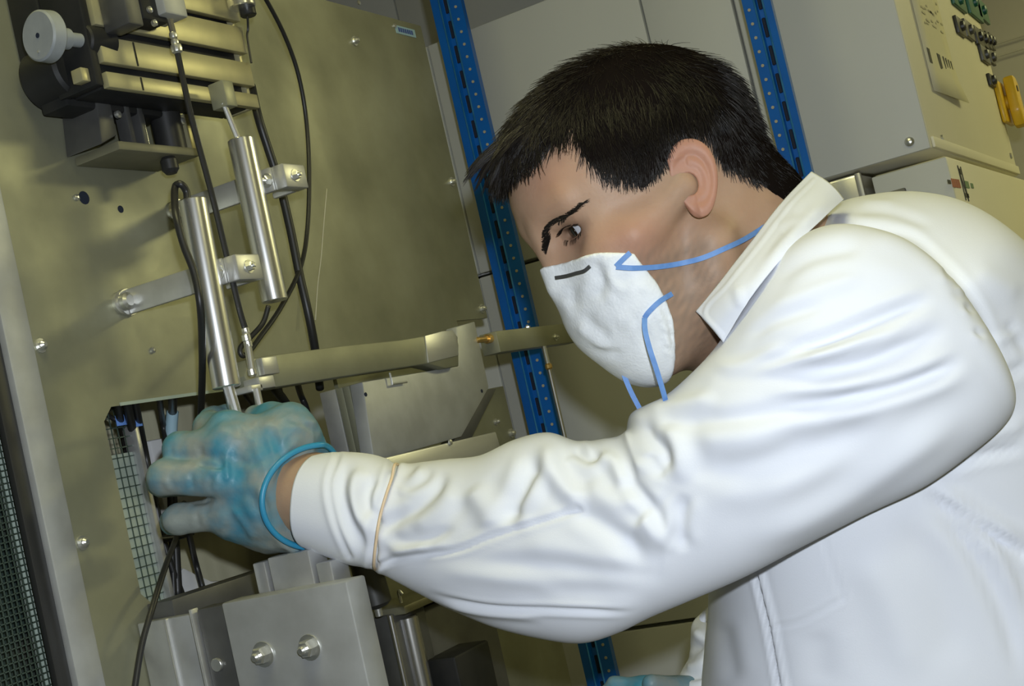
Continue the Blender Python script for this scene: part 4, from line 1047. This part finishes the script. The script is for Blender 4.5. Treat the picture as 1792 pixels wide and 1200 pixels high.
for k in range(1, K):
    t = k / (K - 1)
    e = .001; g = np.stack([scalp(cur + np.eye(3, dtype=np.float32)[j] * e) - scalp(cur - np.eye(3, dtype=np.float32)[j] * e) for j in range(3)], 1); g /= np.linalg.norm(g, axis=1)[:, None] + 1e-9
    d = field(cur, g) + fine * 1.2; d[:, 0] += clump * .7; d[:, 2] += clump2 * .8
    d -= (d * g).sum(1)[:, None] * g * .9
    d /= np.linalg.norm(d, axis=1)[:, None]
    sd = scalp(cur); want = thick(p) * (.6 + .8 * t) * (.75 + .6 * rr_) + frontness * .004 * t
    lift = np.clip((want - sd) * 60, -.6, .55)
    cur = (cur + (d + g * lift[:, None]) * (L / (K - 1))[:, None]).astype(np.float32); path[:, k] = cur
# spiky front tuft
nt_ = 2200; fr_l = rng.normal(size=nt_) * .022 ; cl = np.round(fr_l / .006) * .006
rt = np.stack([.064 + .016 * rng.rand(nt_), .088 + .012 * rng.rand(nt_), fr_l], 1).astype(np.float32); rt, g = surf_push(rt, scalp, 3)
rt = rt + g * .004; tipd = np.stack([.98 + .0 * fr_l, -.42 + .30 * np.sin(cl * 900), .15 * np.sin(cl * 1300)], 1); tipd /= np.linalg.norm(tipd, axis=1)[:, None]
LL = .040 * (.6 + .6 * rng.rand(nt_)) * (1 - np.abs(fr_l) * 8).clip(.35, 1)
tp = np.zeros((nt_, K, 3))
for k in range(K):
    t = k / (K - 1); tp[:, k] = rt + g * (.004 * math.sin(t * 2.4)) + (tipd * t + np.array([0, -.10, 0]) * t * t) * LL[:, None]; tp[:, k, 2] += (cl - fr_l) * t * .7
path = np.vstack([path, tp]); nn = len(path)
hp = h2w(path.reshape(-1, 3)).reshape(nn, K, 3)
o = strands(hp, .00042, .00010, 'hair_strands', MT['hair'], hair_root); o['kind'] = 'stuff'

# ---- dust mask
MC = np.array([.072, -.058, 0])
def mask_sdf(p):
    q = p.copy(); q[..., 2] = np.abs(q[..., 2])
    d = s_ell(q, (.046, -.054, 0), (.054, .052, .060))
    d = smin(d, s_ell(q, (.066, -.018, 0), (.021, .021, .030)), .02)
    d = smin(d, s_ell(q, (.046, -.090, 0), (.032, .024, .040)), .02)
    d = smin(d, head_sdf(p) - .0032, .012)
    # rim surface: plane through bridge, cheek and chin, curved
    f, u, l = q[..., 0], q[..., 1], q[..., 2]
    rim = np.interp(u, [-.14, -.12, -.10, -.079, -.05, -.026, -.014, -.003, .012], [.058, .056, .052, .048, .050, .057, .076, .101, .14])
    d = smax(d, (rim - f) * .75, .003)
    return d
Vm, Fm = surface_nets(mask_sdf, (.030, -.145, -.080), (.135, .02, .080), .0018)
Wm = h2w(Vm); Fm = orient(Wm - Wm.mean(0), Fm)
mstroke = [
    ([(1035, 452), (1050, 490), (1042, 530)], 12, -2.6), ([(1060, 470), (1080, 500), (1100, 512)], 9, 1.2), ([(1025, 540), (1035, 570), (1070, 590)], 14, -1.6),
    ([(1010, 560), (1035, 595), (1075, 610)], 9, 1.8), ([(1015, 580), (1050, 612), (1100, 622)], 8, -1.2),
    ([(1090, 515), (1120, 500), (1150, 515)], 12, 1.0), ([(1150, 520), (1172, 560), (1180, 620)], 5, -1.2), ([(1140, 530), (1163, 575), (1170, 630)], 6, .8),
    ([(1155, 560), (1180, 575)], 4, -.7), ([(1158, 580), (1184, 595)], 4, -.7), ([(1160, 605), (1186, 618)], 4, -.7), ([(1000, 500), (1005, 540)], 10, -.9), ([(1075, 560), (1110, 560)], 14, .9),
    ([(985, 520), (1000, 560)], 8, .8), ([(1100, 545), (1130, 590), (1140, 630)], 10, -.7)]
Wm = sculpt(Wm, Fm, mstroke)
mk = mesh_obj('dust_mask', Wm, Fm, MT['mask'], per, 2); mk['label'] = 'white cup-shaped dust mask'
def ondep(px, py, W_, off=.0015):
    """point on a front-facing mesh surface seen at a pixel, lifted toward the camera"""
    x, y, d = project(W_); m = (np.abs(x - px) < 7) & (np.abs(y - py) < 7)
    dd = d[m].min() if m.any() else None
    return None if dd is None else P(px, py, dd - off)
pts = [ondep(*q, Wm, .0012) for q in ((972, 486), (990, 483), (1008, 478), (1022, 474), (1032, 466))]
pts = [q for q in pts if q is not None]
MB().ribbon(pts, C - pts[0], .0026, .0012).obj('nose_clip', MT['darkgrey'], mk)
headW = W1[:len(Vh)]
def strap(name, px, W0, w=.0036, offs=.0018, nrmv=None):
    pts = []
    for q in px:
        if len(q) == 3: pts.append(P(*q)); continue
        a = ondep(q[0], q[1], W0, offs)
        b = ondep(q[0], q[1], headW, offs)
        c_ = [v for v in (a, b) if v is not None]
        if c_: pts.append(min(c_, key=lambda v: np.linalg.norm(v - C)))
    return MB().ribbon(pts, C - pts[0], w, .0009).obj(name, MT['strap'], mk)
strap('strap', [(1103, 442), (1092, 452), (1078, 466)], Wm)
strap('strap', [(1078, 467), (1110, 469), (1150, 467), (1190, 461), (1230, 451), (1270, 434), (1300, 420), (1325, 405), (1345, 392)], Wm)
strap('strap', [(1176, 514), (1155, 527), (1136, 545), (1128, 556)], Wm)
mpt = ondep(1128, 556, Wm, .002); dm = project(mpt[None])[2][0]
strap('strap', [(1128, 556, dm), (1129, 578, dm - .004), (1137, 610, dm - .006), (1150, 650, dm - .004), (1162, 690, dm), (1168, 715, dm + .01)], Wm)
strap('strap', [(1086, 625, dm + .05), (1092, 655, dm + .05), (1104, 685, dm + .05), (1120, 716, dm + .05)], Wm)

# ------------------------------------------------------------------ lab coat
def loft(st, nu, nv, power=2.2, closed_ends=(True, True)):
    """st rows: (x_top, y_top, x_bot, y_bot, depth, half thickness, yaw) -> vertices, quads"""
    A = []
    for s in st:
        a = cp(s[0], s[1], s[4]); b = cp(s[2], s[3], s[4]); A.append(np.concatenate([a, b, [s[5], s[6] if len(s) > 6 else 0]]))
    A = smooth_line(np.array(A), max(2, nu // len(A)))
    m = len(A); V = np.zeros((m, nv, 3)); cen = (A[:, :3] + A[:, 3:6]) / 2; ax = np.gradient(cen, axis=0)
    th = np.arange(nv) * 2 * math.pi / nv; cc = np.sign(np.cos(th)) * np.abs(np.cos(th)) ** (2 / power); ss = np.sign(np.sin(th)) * np.abs(np.sin(th)) ** (2 / power)
    for i in range(m):
        v = (A[i, :3] - A[i, 3:6]) / 2; w = np.array([A[i, 7], 0, -1.0]); w /= np.linalg.norm(w)
        V[i] = cen[i] + cc[:, None] * v + ss[:, None] * w * A[i, 6]
    V = V.reshape(-1, 3); Q = []
    i = np.arange(m - 1)[:, None] * nv; j = np.arange(nv)[None]; j2 = (j + 1) % nv
    Q = np.stack([i + j, i + j2, i + nv + j2, i + nv + j], -1).reshape(-1, 4)
    return c2w(V), Q, m
# sleeve from cuff to shoulder
sle = [(560, 793, 550, 958, 1.150, .042, -.42), (600, 791, 592, 974, 1.143, .045, -.42), (645, 796, 628, 987, 1.133, .045, -.40), (688, 811, 656, 993, 1.122, .042, -.36), (722, 810, 695, 1010, 1.114, .045, -.3),
       (775, 804, 745, 1036, 1.100, .052, -.25), (838, 797, 805, 1066, 1.08, .058, -.2), (900, 769, 870, 1093, 1.06, .062, -.15), (958, 757, 945, 1112, 1.04, .064, -.1), (1010, 772, 1015, 1120, 1.025, .066, -.05), (1058, 768, 1075, 1103, 1.01, .066, 0),
       (1098, 756, 1135, 1074, 1.00, .066, .0), (1110, 722, 1200, 1046, .99, .066, .05), (1160, 697, 1290, 1007, .975, .066, .05), (1212, 655, 1390, 955, .96, .068, .05), (1262, 600, 1500, 900, .950, .067, .05), (1312, 520, 1605, 850, .940, .068, .05),
       (1375, 435, 1690, 790, .94, .067, .05), (1450, 394, 1738, 748, .945, .066, .05), (1540, 408, 1754, 715, .953, .062, .05), (1605, 455, 1742, 680, .975, .050, .05), (1645, 510, 1715, 650, 1.02, .03, .05)]
Vs, Qs, ms = loft(sle, 320, 300, 2.35)
keep_open = True
Qs = orient(Vs - Vs.mean(0), Qs)
SL = [
 # cuff and wrist gathers
 ([(592, 796), (576, 850), (588, 915), (612, 972)], 5, -1.6, 'n'), ([(612, 806), (598, 860), (615, 920), (652, 978)], 12, -3.5), ([(640, 812), (618, 850), (628, 900), (650, 938)], 12, 4.0), ([(660, 830), (640, 870), (650, 910)], 9, -2.5),
 ([(690, 812), (672, 860), (657, 920), (654, 992)], 7, -4.0, 'n'), ([(705, 815), (685, 870), (672, 930), (668, 990)], 10, 1.5, 'n'),
 ([(780, 815), (765, 850), (725, 890), (675, 918)], 11, -3.5, 's'), ([(745, 815), (720, 845), (695, 870)], 9, 2.2), ([(800, 850), (770, 895), (720, 930)], 13, 2.5), ([(668, 940), (700, 960), (760, 955)], 10, 2.2),
 ([(664, 986), (720, 972), (800, 962), (862, 938), (960, 908), (1010, 890)], 5, -2.2, 'n'), ([(664, 975), (720, 960), (800, 950)], 9, 1.6),
 ([(820, 850), (850, 890), (865, 930)], 20, 3.5), ([(935, 790), (925, 830), (905, 875), (880, 925)], 14, -4.8), ([(960, 768), (962, 810), (985, 850), (1030, 890)], 16, 4.5), ([(985, 880), (1050, 915), (1100, 950), (1130, 1000)], 16, -3.6),
 ([(1000, 780), (1030, 800), (1050, 785)], 10, -3.5), ([(1045, 795), (1075, 810), (1100, 850)], 13, 3.2), ([(1120, 900), (1155, 930), (1180, 940)], 24, 4.5), ([(1085, 800), (1110, 850), (1150, 900), (1180, 960)], 11, -3.2),
 ([(1118, 725), (1135, 760), (1160, 790), (1166, 832)], 14, -4.5), ([(1132, 790), (1150, 822), (1166, 826)], 9, -1.8), ([(1098, 745), (1108, 790), (1130, 835)], 12, 3.0), ([(1168, 735), (1190, 790), (1190, 850)], 18, 3.2), ([(1200, 860), (1190, 920), (1200, 970)], 12, -3.2),
 ([(1100, 1000), (1000, 960), (900, 950)], 24, 2.0), ([(1180, 1010), (1080, 1000), (940, 985), (820, 985)], 14, -1.8), ([(760, 1000), (860, 1010), (1000, 1040)], 14, 1.4),
 ([(735, 1032), (800, 1053), (870, 1064), (960, 1066), (1090, 1070), (1120, 1064)], 5, -2.4), ([(760, 1048), (840, 1072), (960, 1082)], 7, 1.5),
 ([(1120, 715), (1180, 712), (1260, 690)], 14, 3.0), ([(1150, 745), (1260, 735), (1400, 715), (1560, 690)], 14, -2.5), ([(1180, 770), (1320, 770), (1480, 745)], 26, 2.5),
 # upper arm
 ([(1367, 616), (1437, 598), (1542, 556), (1640, 520)], 12, -4.5), ([(1402, 655), (1507, 637), (1594, 603), (1665, 570)], 12, -4.0), ([(1325, 690), (1507, 672), (1612, 640), (1690, 605)], 12, 3.5), ([(1380, 636), (1500, 606), (1600, 570)], 12, 3.2), ([(1437, 706), (1577, 676), (1690, 632)], 13, -3.5),
 ([(1330, 740), (1500, 720), (1650, 670), (1720, 630)], 22, 2.5), ([(1260, 900), (1400, 800), (1560, 740)], 30, -2.6), ([(1300, 960), (1450, 890), (1600, 790), (1700, 720)], 22, 2.5), ([(1340, 500), (1420, 450), (1520, 430)], 14, -2.4), ([(1330, 545), (1420, 510), (1520, 480)], 14, 2.0), ([(1300, 600), (1360, 560), (1450, 530)], 10, -1.5),
 ([(1240, 640), (1300, 640), (1380, 600)], 12, 2.0), ([(1290, 660), (1420, 625), (1560, 575)], 9, 2.2), ([(1215, 830), (1330, 800), (1440, 740)], 22, -2.2), ([(1230, 880), (1360, 850), (1500, 780)], 24, 2.4), ([(1130, 870), (1080, 880), (1020, 840)], 14, 2.0), ([(900, 900), (930, 860), (940, 820)], 12, 2.2), ([(700, 860), (740, 840), (760, 815)], 8, -2.0), ([(690, 955), (740, 945), (800, 920)], 8, -1.6), ([(870, 1030), (1000, 1035), (1150, 1030)], 16, -1.5),
 ([(1650, 470), (1665, 490)], 6, -1.6), ([(1672, 500), (1690, 515)], 6, 1.4), ([(1690, 530), (1705, 548)], 6, -1.6), ([(1705, 575), (1725, 590)], 6, -1.4), ([(1500, 410), (1590, 425), (1640, 465), (1690, 520)], 16, 1.5),
]
Vs = sculpt(Vs, Qs, SL)
rs = np.random.RandomState(2)
# inner lip of the cuff: fold the first ring inward for thickness
nv = 300
r0 = Vs[:nv]; c0 = r0.mean(0); axd = nrm(Vs[nv * 20:nv * 21].mean(0) - c0)
inn = c0 + (r0 - c0) * .955; inn2 = inn + axd * .05
Vs = np.vstack([Vs, inn, inn2]); b0_ = ms * nv
j = np.arange(nv); j2 = (j + 1) % nv
lipF = np.vstack([np.stack([j2, j, b0_ + j, b0_ + j2], 1), np.stack([b0_ + j2, b0_ + j, b0_ + nv + j, b0_ + nv + j2], 1)])
if (Qs[0] != np.array([0, 1, nv + 1, nv])).any(): pass
Qs = np.vstack([Qs, lipF])
# trunk of the coat
tor = [(1440, 372, 1295, 560, 1.09, 0.085), (1475, 352, 1270, 600, 1.1, 0.128), (1560, 341, 1245, 640, 1.11, 0.15), (1640, 356, 1236, 700, 1.12, 0.178), (1715, 400, 1232, 780, 1.107, 0.191), (1800, 475, 1238, 880, 1.112, 0.184), (1880, 580, 1244, 985, 1.117, 0.174), (1930, 720, 1246, 1070, 1.122, 0.168), (1975, 880, 1240, 1150, 1.127, 0.166), (2005, 1050, 1232, 1240, 1.127, 0.166), (2020, 1230, 1230, 1400, 1.132, 0.164), (2040, 1480, 1262, 1650, 1.137, 0.16), (2100, 1780, 1340, 1930, 1.147, 0.162), (2180, 2130, 1410, 2250, 1.157, 0.166), (2260, 2420, 1480, 2520, 1.162, 0.17)]
Vb, Qb, mbn = loft(tor, 240, 320, 2.3)
Qb = orient(Vb - Vb.mean(0), Qb)
BD = [
 ([(1430, 385), (1372, 436), (1318, 500), (1306, 550)], 9, -3.5), ([(1609, 852), (1692, 908), (1792, 971)], 9, -3.5, 's'), ([(1620, 842), (1700, 892), (1800, 950)], 12, 3.0), ([(1654, 821), (1709, 800), (1800, 783)], 8, -3.0), ([(1700, 770), (1800, 740)], 12, 2.5),
 ([(1321, 1000), (1335, 1060), (1346, 1108), (1368, 1230)], 4, -2.6, 'n'), ([(1330, 1000), (1345, 1060), (1356, 1108), (1378, 1230)], 5, 1.4, 'n'), ([(1620, 870), (1700, 960), (1760, 1080), (1790, 1200)], 14, -3.5), ([(1650, 880), (1735, 960), (1790, 1070)], 12, 2.5),
 ([(1350, 1098), (1400, 1088), (1475, 1048)], 4, -.9, 'n'), ([(1475, 1048), (1455, 990), (1440, 940)], 4, -.7, 'n'), ([(1500, 960), (1560, 1060), (1600, 1200)], 30, 2.2), ([(1560, 900), (1640, 1010), (1680, 1180)], 26, -1.8), ([(1430, 1100), (1440, 1200)], 24, -1.4),
 ([(1262, 1080), (1285, 1200)], 16, -2.0), ([(1760, 560), (1800, 620)], 10, -1.5), ([(1700, 470), (1790, 520)], 20, 1.5), ([(1745, 660), (1800, 640)], 9, -2.2), ([(1735, 600), (1790, 580)], 8, 1.4),
 ([(1437, 384), (1507, 397), (1594, 414), (1647, 456), (1692, 505), (1724, 558), (1741, 628), (1759, 700)], 7, -1.5, 'n'),
 ([(1480, 368), (1560, 372), (1640, 400)], 8, -1.2), ([(1500, 352), (1570, 356)], 7, 1.0),
]
Vb = sculpt(Vb, Qb, BD)
nb = len(Vs)
# end caps
def capf(start, nv, Vall, flip):
    return [tuple(range(start, start + nv))[::(-1 if flip else 1)]]
coatV = np.vstack([Vs, Vb]); coatF = [tuple(f) for f in Qs.tolist()] + [tuple(f) for f in (Qb + nb).tolist()]
coatF += capf(nb, 320, coatV, True) + capf(nb + (mbn - 1) * 320, 320, coatV, False)
coat = mesh_obj('lab_coat', coatV, coatF, MT['coat'], per, 2); coat['label'] = 'white cotton lab coat'
# trousers and shoes under the coat (only seen from beside the photograph's viewpoint)
bot = Vb[(mbn - 1) * 320:mbn * 320].mean(0)
for sgn in (-1, 1):
    hx = bot + np.array([.0, .085 * sgn, .12]); ft = np.array([bot[0] - .02 - .10 * (sgn < 0), bot[1] + .11 * sgn, .07])
    MB().lathe(hx, ft, [(0, .085), (.25, .078), (float(np.linalg.norm(hx - ft)) * .5, .066), (float(np.linalg.norm(hx - ft)), .055)], 24).obj('trouser_leg', MT['trouser'], per, 2)
    mb = MB(); mb.prism([(ft[1] - .045, 0), (ft[1] + .045, 0), (ft[1] + .04, .075), (ft[1] - .04, .075)], 0, ft[0] - .17, ft[0] + .08, .02); mb.obj('shoe', MT['blackpl'], per)
# collar
def patch(L_, R_, nvv, mname, thick_, bulge=0.0, par=None, nm='collar', st=None, sn=10):
    a = smooth_line(np.array([cp(*q) for q in L_]), sn); b = smooth_line(np.array([cp(*q) for q in R_]), sn)
    m = min(len(a), len(b)); ia = np.linspace(0, len(a) - 1, m).astype(int); ib = np.linspace(0, len(b) - 1, m).astype(int); a = a[ia]; b = b[ib]
    t = np.linspace(0, 1, nvv)[None, :, None]; G = a[:, None] * (1 - t) + b[:, None] * t; G[..., 2] -= bulge * np.sin(math.pi * t[..., 0])
    V = c2w(G.reshape(-1, 3)); i = np.arange(m - 1)[:, None] * nvv; j = np.arange(nvv - 1)[None]
    Q = np.stack([i + j, i + j + 1, i + nvv + j + 1, i + nvv + j], -1).reshape(-1, 4)
    if st: V = sculpt(V, Q, st, False)
    o = mesh_obj(nm, V, Q, MT[mname], par or coat, 2); md = o.modifiers.new('s', 'SOLIDIFY'); md.thickness = thick_; md.offset = 0; return o
patch([(1420, 303, 1.02), (1370, 356, .985), (1318, 425, .962), (1265, 492, .955), (1220, 546, .965)],
      [(1474, 350, 1.0), (1440, 382, .960), (1380, 440, .930), (1318, 515, .922), (1266, 598, .945)], 60, 'coat', .0030, .009, st=[([(1424, 318), (1378, 366), (1328, 432), (1275, 500), (1236, 546), (1264, 584)], 3, -.5, 'n'), ([(1400, 360), (1340, 440), (1290, 520)], 14, 1.2), ([(1452, 350), (1400, 400), (1340, 470)], 10, -1.4), ([(1290, 500), (1300, 540)], 8, -.8), ([(1360, 400), (1400, 380)], 8, -.8)], sn=24)
patch([(1424, 306, 1.02), (1395, 335, 1.06), (1350, 372, 1.14), (1300, 420, 1.16)],
      [(1472, 352, 1.0), (1440, 380, 1.06), (1400, 420, 1.15), (1350, 470, 1.17)], 8, 'coat', .0026, .0)
patch([(1300, 420, 1.16), (1270, 480, 1.16), (1240, 560, 1.12), (1236, 618, 1.08), (1238, 640, 1.05)],
      [(1350, 470, 1.17), (1310, 540, 1.17), (1290, 600, 1.12), (1275, 640, 1.08), (1262, 660, 1.04)], 8, 'coat', .0026, .0)
# rubber band round the sleeve
bp = [(692, 812), (686, 835), (676, 865), (666, 900), (659, 940), (655, 992)]
sv = Vs[:ms * nv]
bb = [ondep(*q, sv, .0008) for q in bp]; bb = [q for q in bb if q is not None]
cx = np.mean(bb, 0)
back = [P(668, 985, 1.15), P(690, 900, 1.165), P(705, 830, 1.15)]
MB().tube(bb + back, .0012, 8, True, True).obj('rubber_band', MT['band'], per, 2)
# far sleeve end and far glove at the bottom
fs = [(1244, 1085, 1205, 1108, 1.22, .03), (1262, 1100, 1206, 1150, 1.21, .04), (1262, 1150, 1200, 1170, 1.20, .045), (1280, 1200, 1192, 1190, 1.19, .045), (1290, 1290, 1190, 1270, 1.18, .045)]
Vq, Qq, _m = loft([(1300, 1040, 1225, 1085, 1.24, .03), (1290, 1080, 1212, 1098, 1.23, .035), (1285, 1120, 1210, 1128, 1.22, .04), (1275, 1160, 1206, 1160, 1.21, .04), (1265, 1205, 1192, 1185, 1.20, .04), (1255, 1250, 1180, 1215, 1.19, .04)], 40, 60)
Vq = sculpt(Vq, orient(Vq - Vq.mean(0), Qq), [([(1205, 1140), (1240, 1120)], 8, -3), ([(1200, 1170), (1240, 1155)], 8, 3), ([(1196, 1185), (1240, 1180)], 6, -3), ([(1215, 1100), (1240, 1130)], 8, 3)])
mesh_obj('far_sleeve', Vq, orient(Vq - Vq.mean(0), Qq), MT['coat'], coat, 2)
def fglove(p):
    d = s_cap(p, cp(1215, 1215, 1.19), cp(1130, 1215, 1.19), .016, .016)
    for k, (x, y) in enumerate(((1075, 1196), (1062, 1212), (1070, 1232), (1085, 1250))): d = smin(d, s_cap(p, cp(1135, 1205 + 14 * k, 1.19), cp(x, y, 1.20 + .004 * k), .0085, .007), .006)
    d = smin(d, s_cap(p, cp(1190, 1205, 1.18), cp(1140, 1196, 1.16), .010, .008), .008)
    return d
lo = cp(1040, 1280, 1.19) - np.array([.02, .02, .06]); hi = cp(1240, 1170, 1.19) + np.array([.02, .02, .05])
Vg, Fg = surface_nets(fglove, lo, hi, .0022); Wg = c2w(Vg); g2 = mesh_obj('glove', Wg, orient(Wg - Wg.mean(0), Fg), MT['glove'], per, 2)

# ------------------------------------------------------------------ near hand in its glove
def G(px, py, d): return cp(px, py, d)
FING = [  # chains: (x, y, depth, radius m)
 [(470, 770, 1.150, .019), (398, 752, 1.158, .0155), (366, 748, 1.180, .0128), (372, 736, 1.205, .0115), (398, 728, 1.222, .0105)],      # index
 [(470, 800, 1.148, .019), (392, 778, 1.146, .0160), (316, 786, 1.160, .0140), (312, 788, 1.190, .0122), (345, 786, 1.205, .011)],    # middle
 [(480, 850, 1.150, .019), (390, 836, 1.138, .0158), (290, 836, 1.145, .0142), (284, 842, 1.178, .0122), (318, 846, 1.200, .011)],    # ring
 [(490, 905, 1.155, .018), (402, 897, 1.146, .0145), (312, 908, 1.152, .0118), (304, 912, 1.178, .0105), (332, 910, 1.196, .0096)]]   # little
THUMB = [(540, 830, 1.160, .020), (522, 772, 1.156, .0190), (508, 742, 1.165, .0160), (478, 736, 1.185, .0135), (448, 732, 1.200, .0115)]
def chain(p, ch, k=.006):
    d = None
    for a, b in zip(ch[:-1], ch[1:]):
        e = s_cap(p, G(*a[:3]), G(*b[:3]), a[3], b[3]); d = e if d is None else smin(d, e, k)
    return d
WR = G(545, 868, 1.150)
def glove_sdf(p):
    d = s_cap(p, WR, G(470, 850, 1.152), .0385, .026)
    for y0, y1 in ((800, 775), (850, 835), (910, 900)): d = smin(d, s_cap(p, G(520, y0 + 10, 1.150), G(408, y1, 1.146), .022, .0165), .020)
    d = smin(d, s_cap(p, G(470, 940, 1.160), G(400, 915, 1.156), .014, .012), .015)
    for ch in FING: d = smin(d, chain(p, ch), .0065)
    d = smin(d, chain(p, THUMB, .012), .016)
    # baggy cuff
    d = smin(d, s_cap(p, G(500, 862, 1.152), G(580, 868, 1.146), .036, .0425), .02)
    # cut at the slanted opening
    x, z = p[..., 0], p[..., 2]; dz_ = z - 1.150; cut = (x - (WR[0] + .002)) - np.where(dz_ < 0, 1.02, .35) * dz_
    return smax(d, cut * .7, .002)
lo = G(235, 1000, 1.15) - np.array([0, 0, .08]); hi = G(620, 690, 1.15) + np.array([.02, .01, .11])
Vg, Fg = surface_nets(glove_sdf, lo, hi, .0017)
Wg = c2w(Vg); Fg = orient(Wg - Wg.mean(0), Fg)
GS = [([(410, 760), (425, 830), (420, 900)], 12, -1.2), ([(375, 800), (385, 815), (340, 812)], 5, -1.6), ([(380, 872), (350, 878), (330, 880)], 5, -1.6), ([(440, 740), (455, 800), (480, 850)], 8, 1.1), ([(470, 745), (490, 790), (500, 830)], 7, -1.3), ([(395, 780), (400, 850)], 6, 1.2),
      ([(430, 850), (455, 900), (460, 940)], 7, -1.3), ([(450, 840), (470, 900)], 6, 1.2), ([(400, 880), (430, 920), (450, 950)], 6, 1.1), ([(370, 830), (365, 860)], 5, -1.0), ([(350, 780), (352, 800)], 5, -.9), ([(335, 825), (337, 858)], 5, -1.1), ([(345, 895), (347, 925)], 5, -1.0),
      ([(530, 760), (500, 790), (470, 830)], 6, 1.4), ([(540, 780), (505, 810), (478, 850)], 5, -1.4), ([(420, 735), (440, 780)], 6, .8), ([(495, 735), (530, 740), (560, 760)], 6, -1.2), ([(300, 800), (300, 775)], 4, -.6), ([(285, 835), (300, 860)], 5, .8), ([(405, 800), (440, 812), (470, 800)], 6, -.9), ([(400, 920), (380, 935)], 5, -.8)]
Wg = sculpt(Wg, Fg, GS)
Ng = vnormals(Wg, Fg); Wg = Wg + Ng * (noise3(Wg, 260, 1) * .0010 + noise3(Wg, 600, 2) * .0004)[:, None]
gl = mesh_obj('glove', Wg, Fg, MT['glove'], per, 2); gl['label'] = 'thin blue glove gripping the steel rods'
rimp = []
for k in range(28):
    a = 2 * math.pi * k / 28; c_, s_ = math.cos(a), math.sin(a)
    rz = -.0400 * c_; rimp.append(c2w((G(560, 868, 1.150) + np.array([(1.02 if rz < 0 else .35) * rz, -.0425 * s_, rz]))[None])[0])
MB().tube(rimp, .0025, 10, True, True).obj('rolled_cuff', MT['gloverim'], gl, 2)
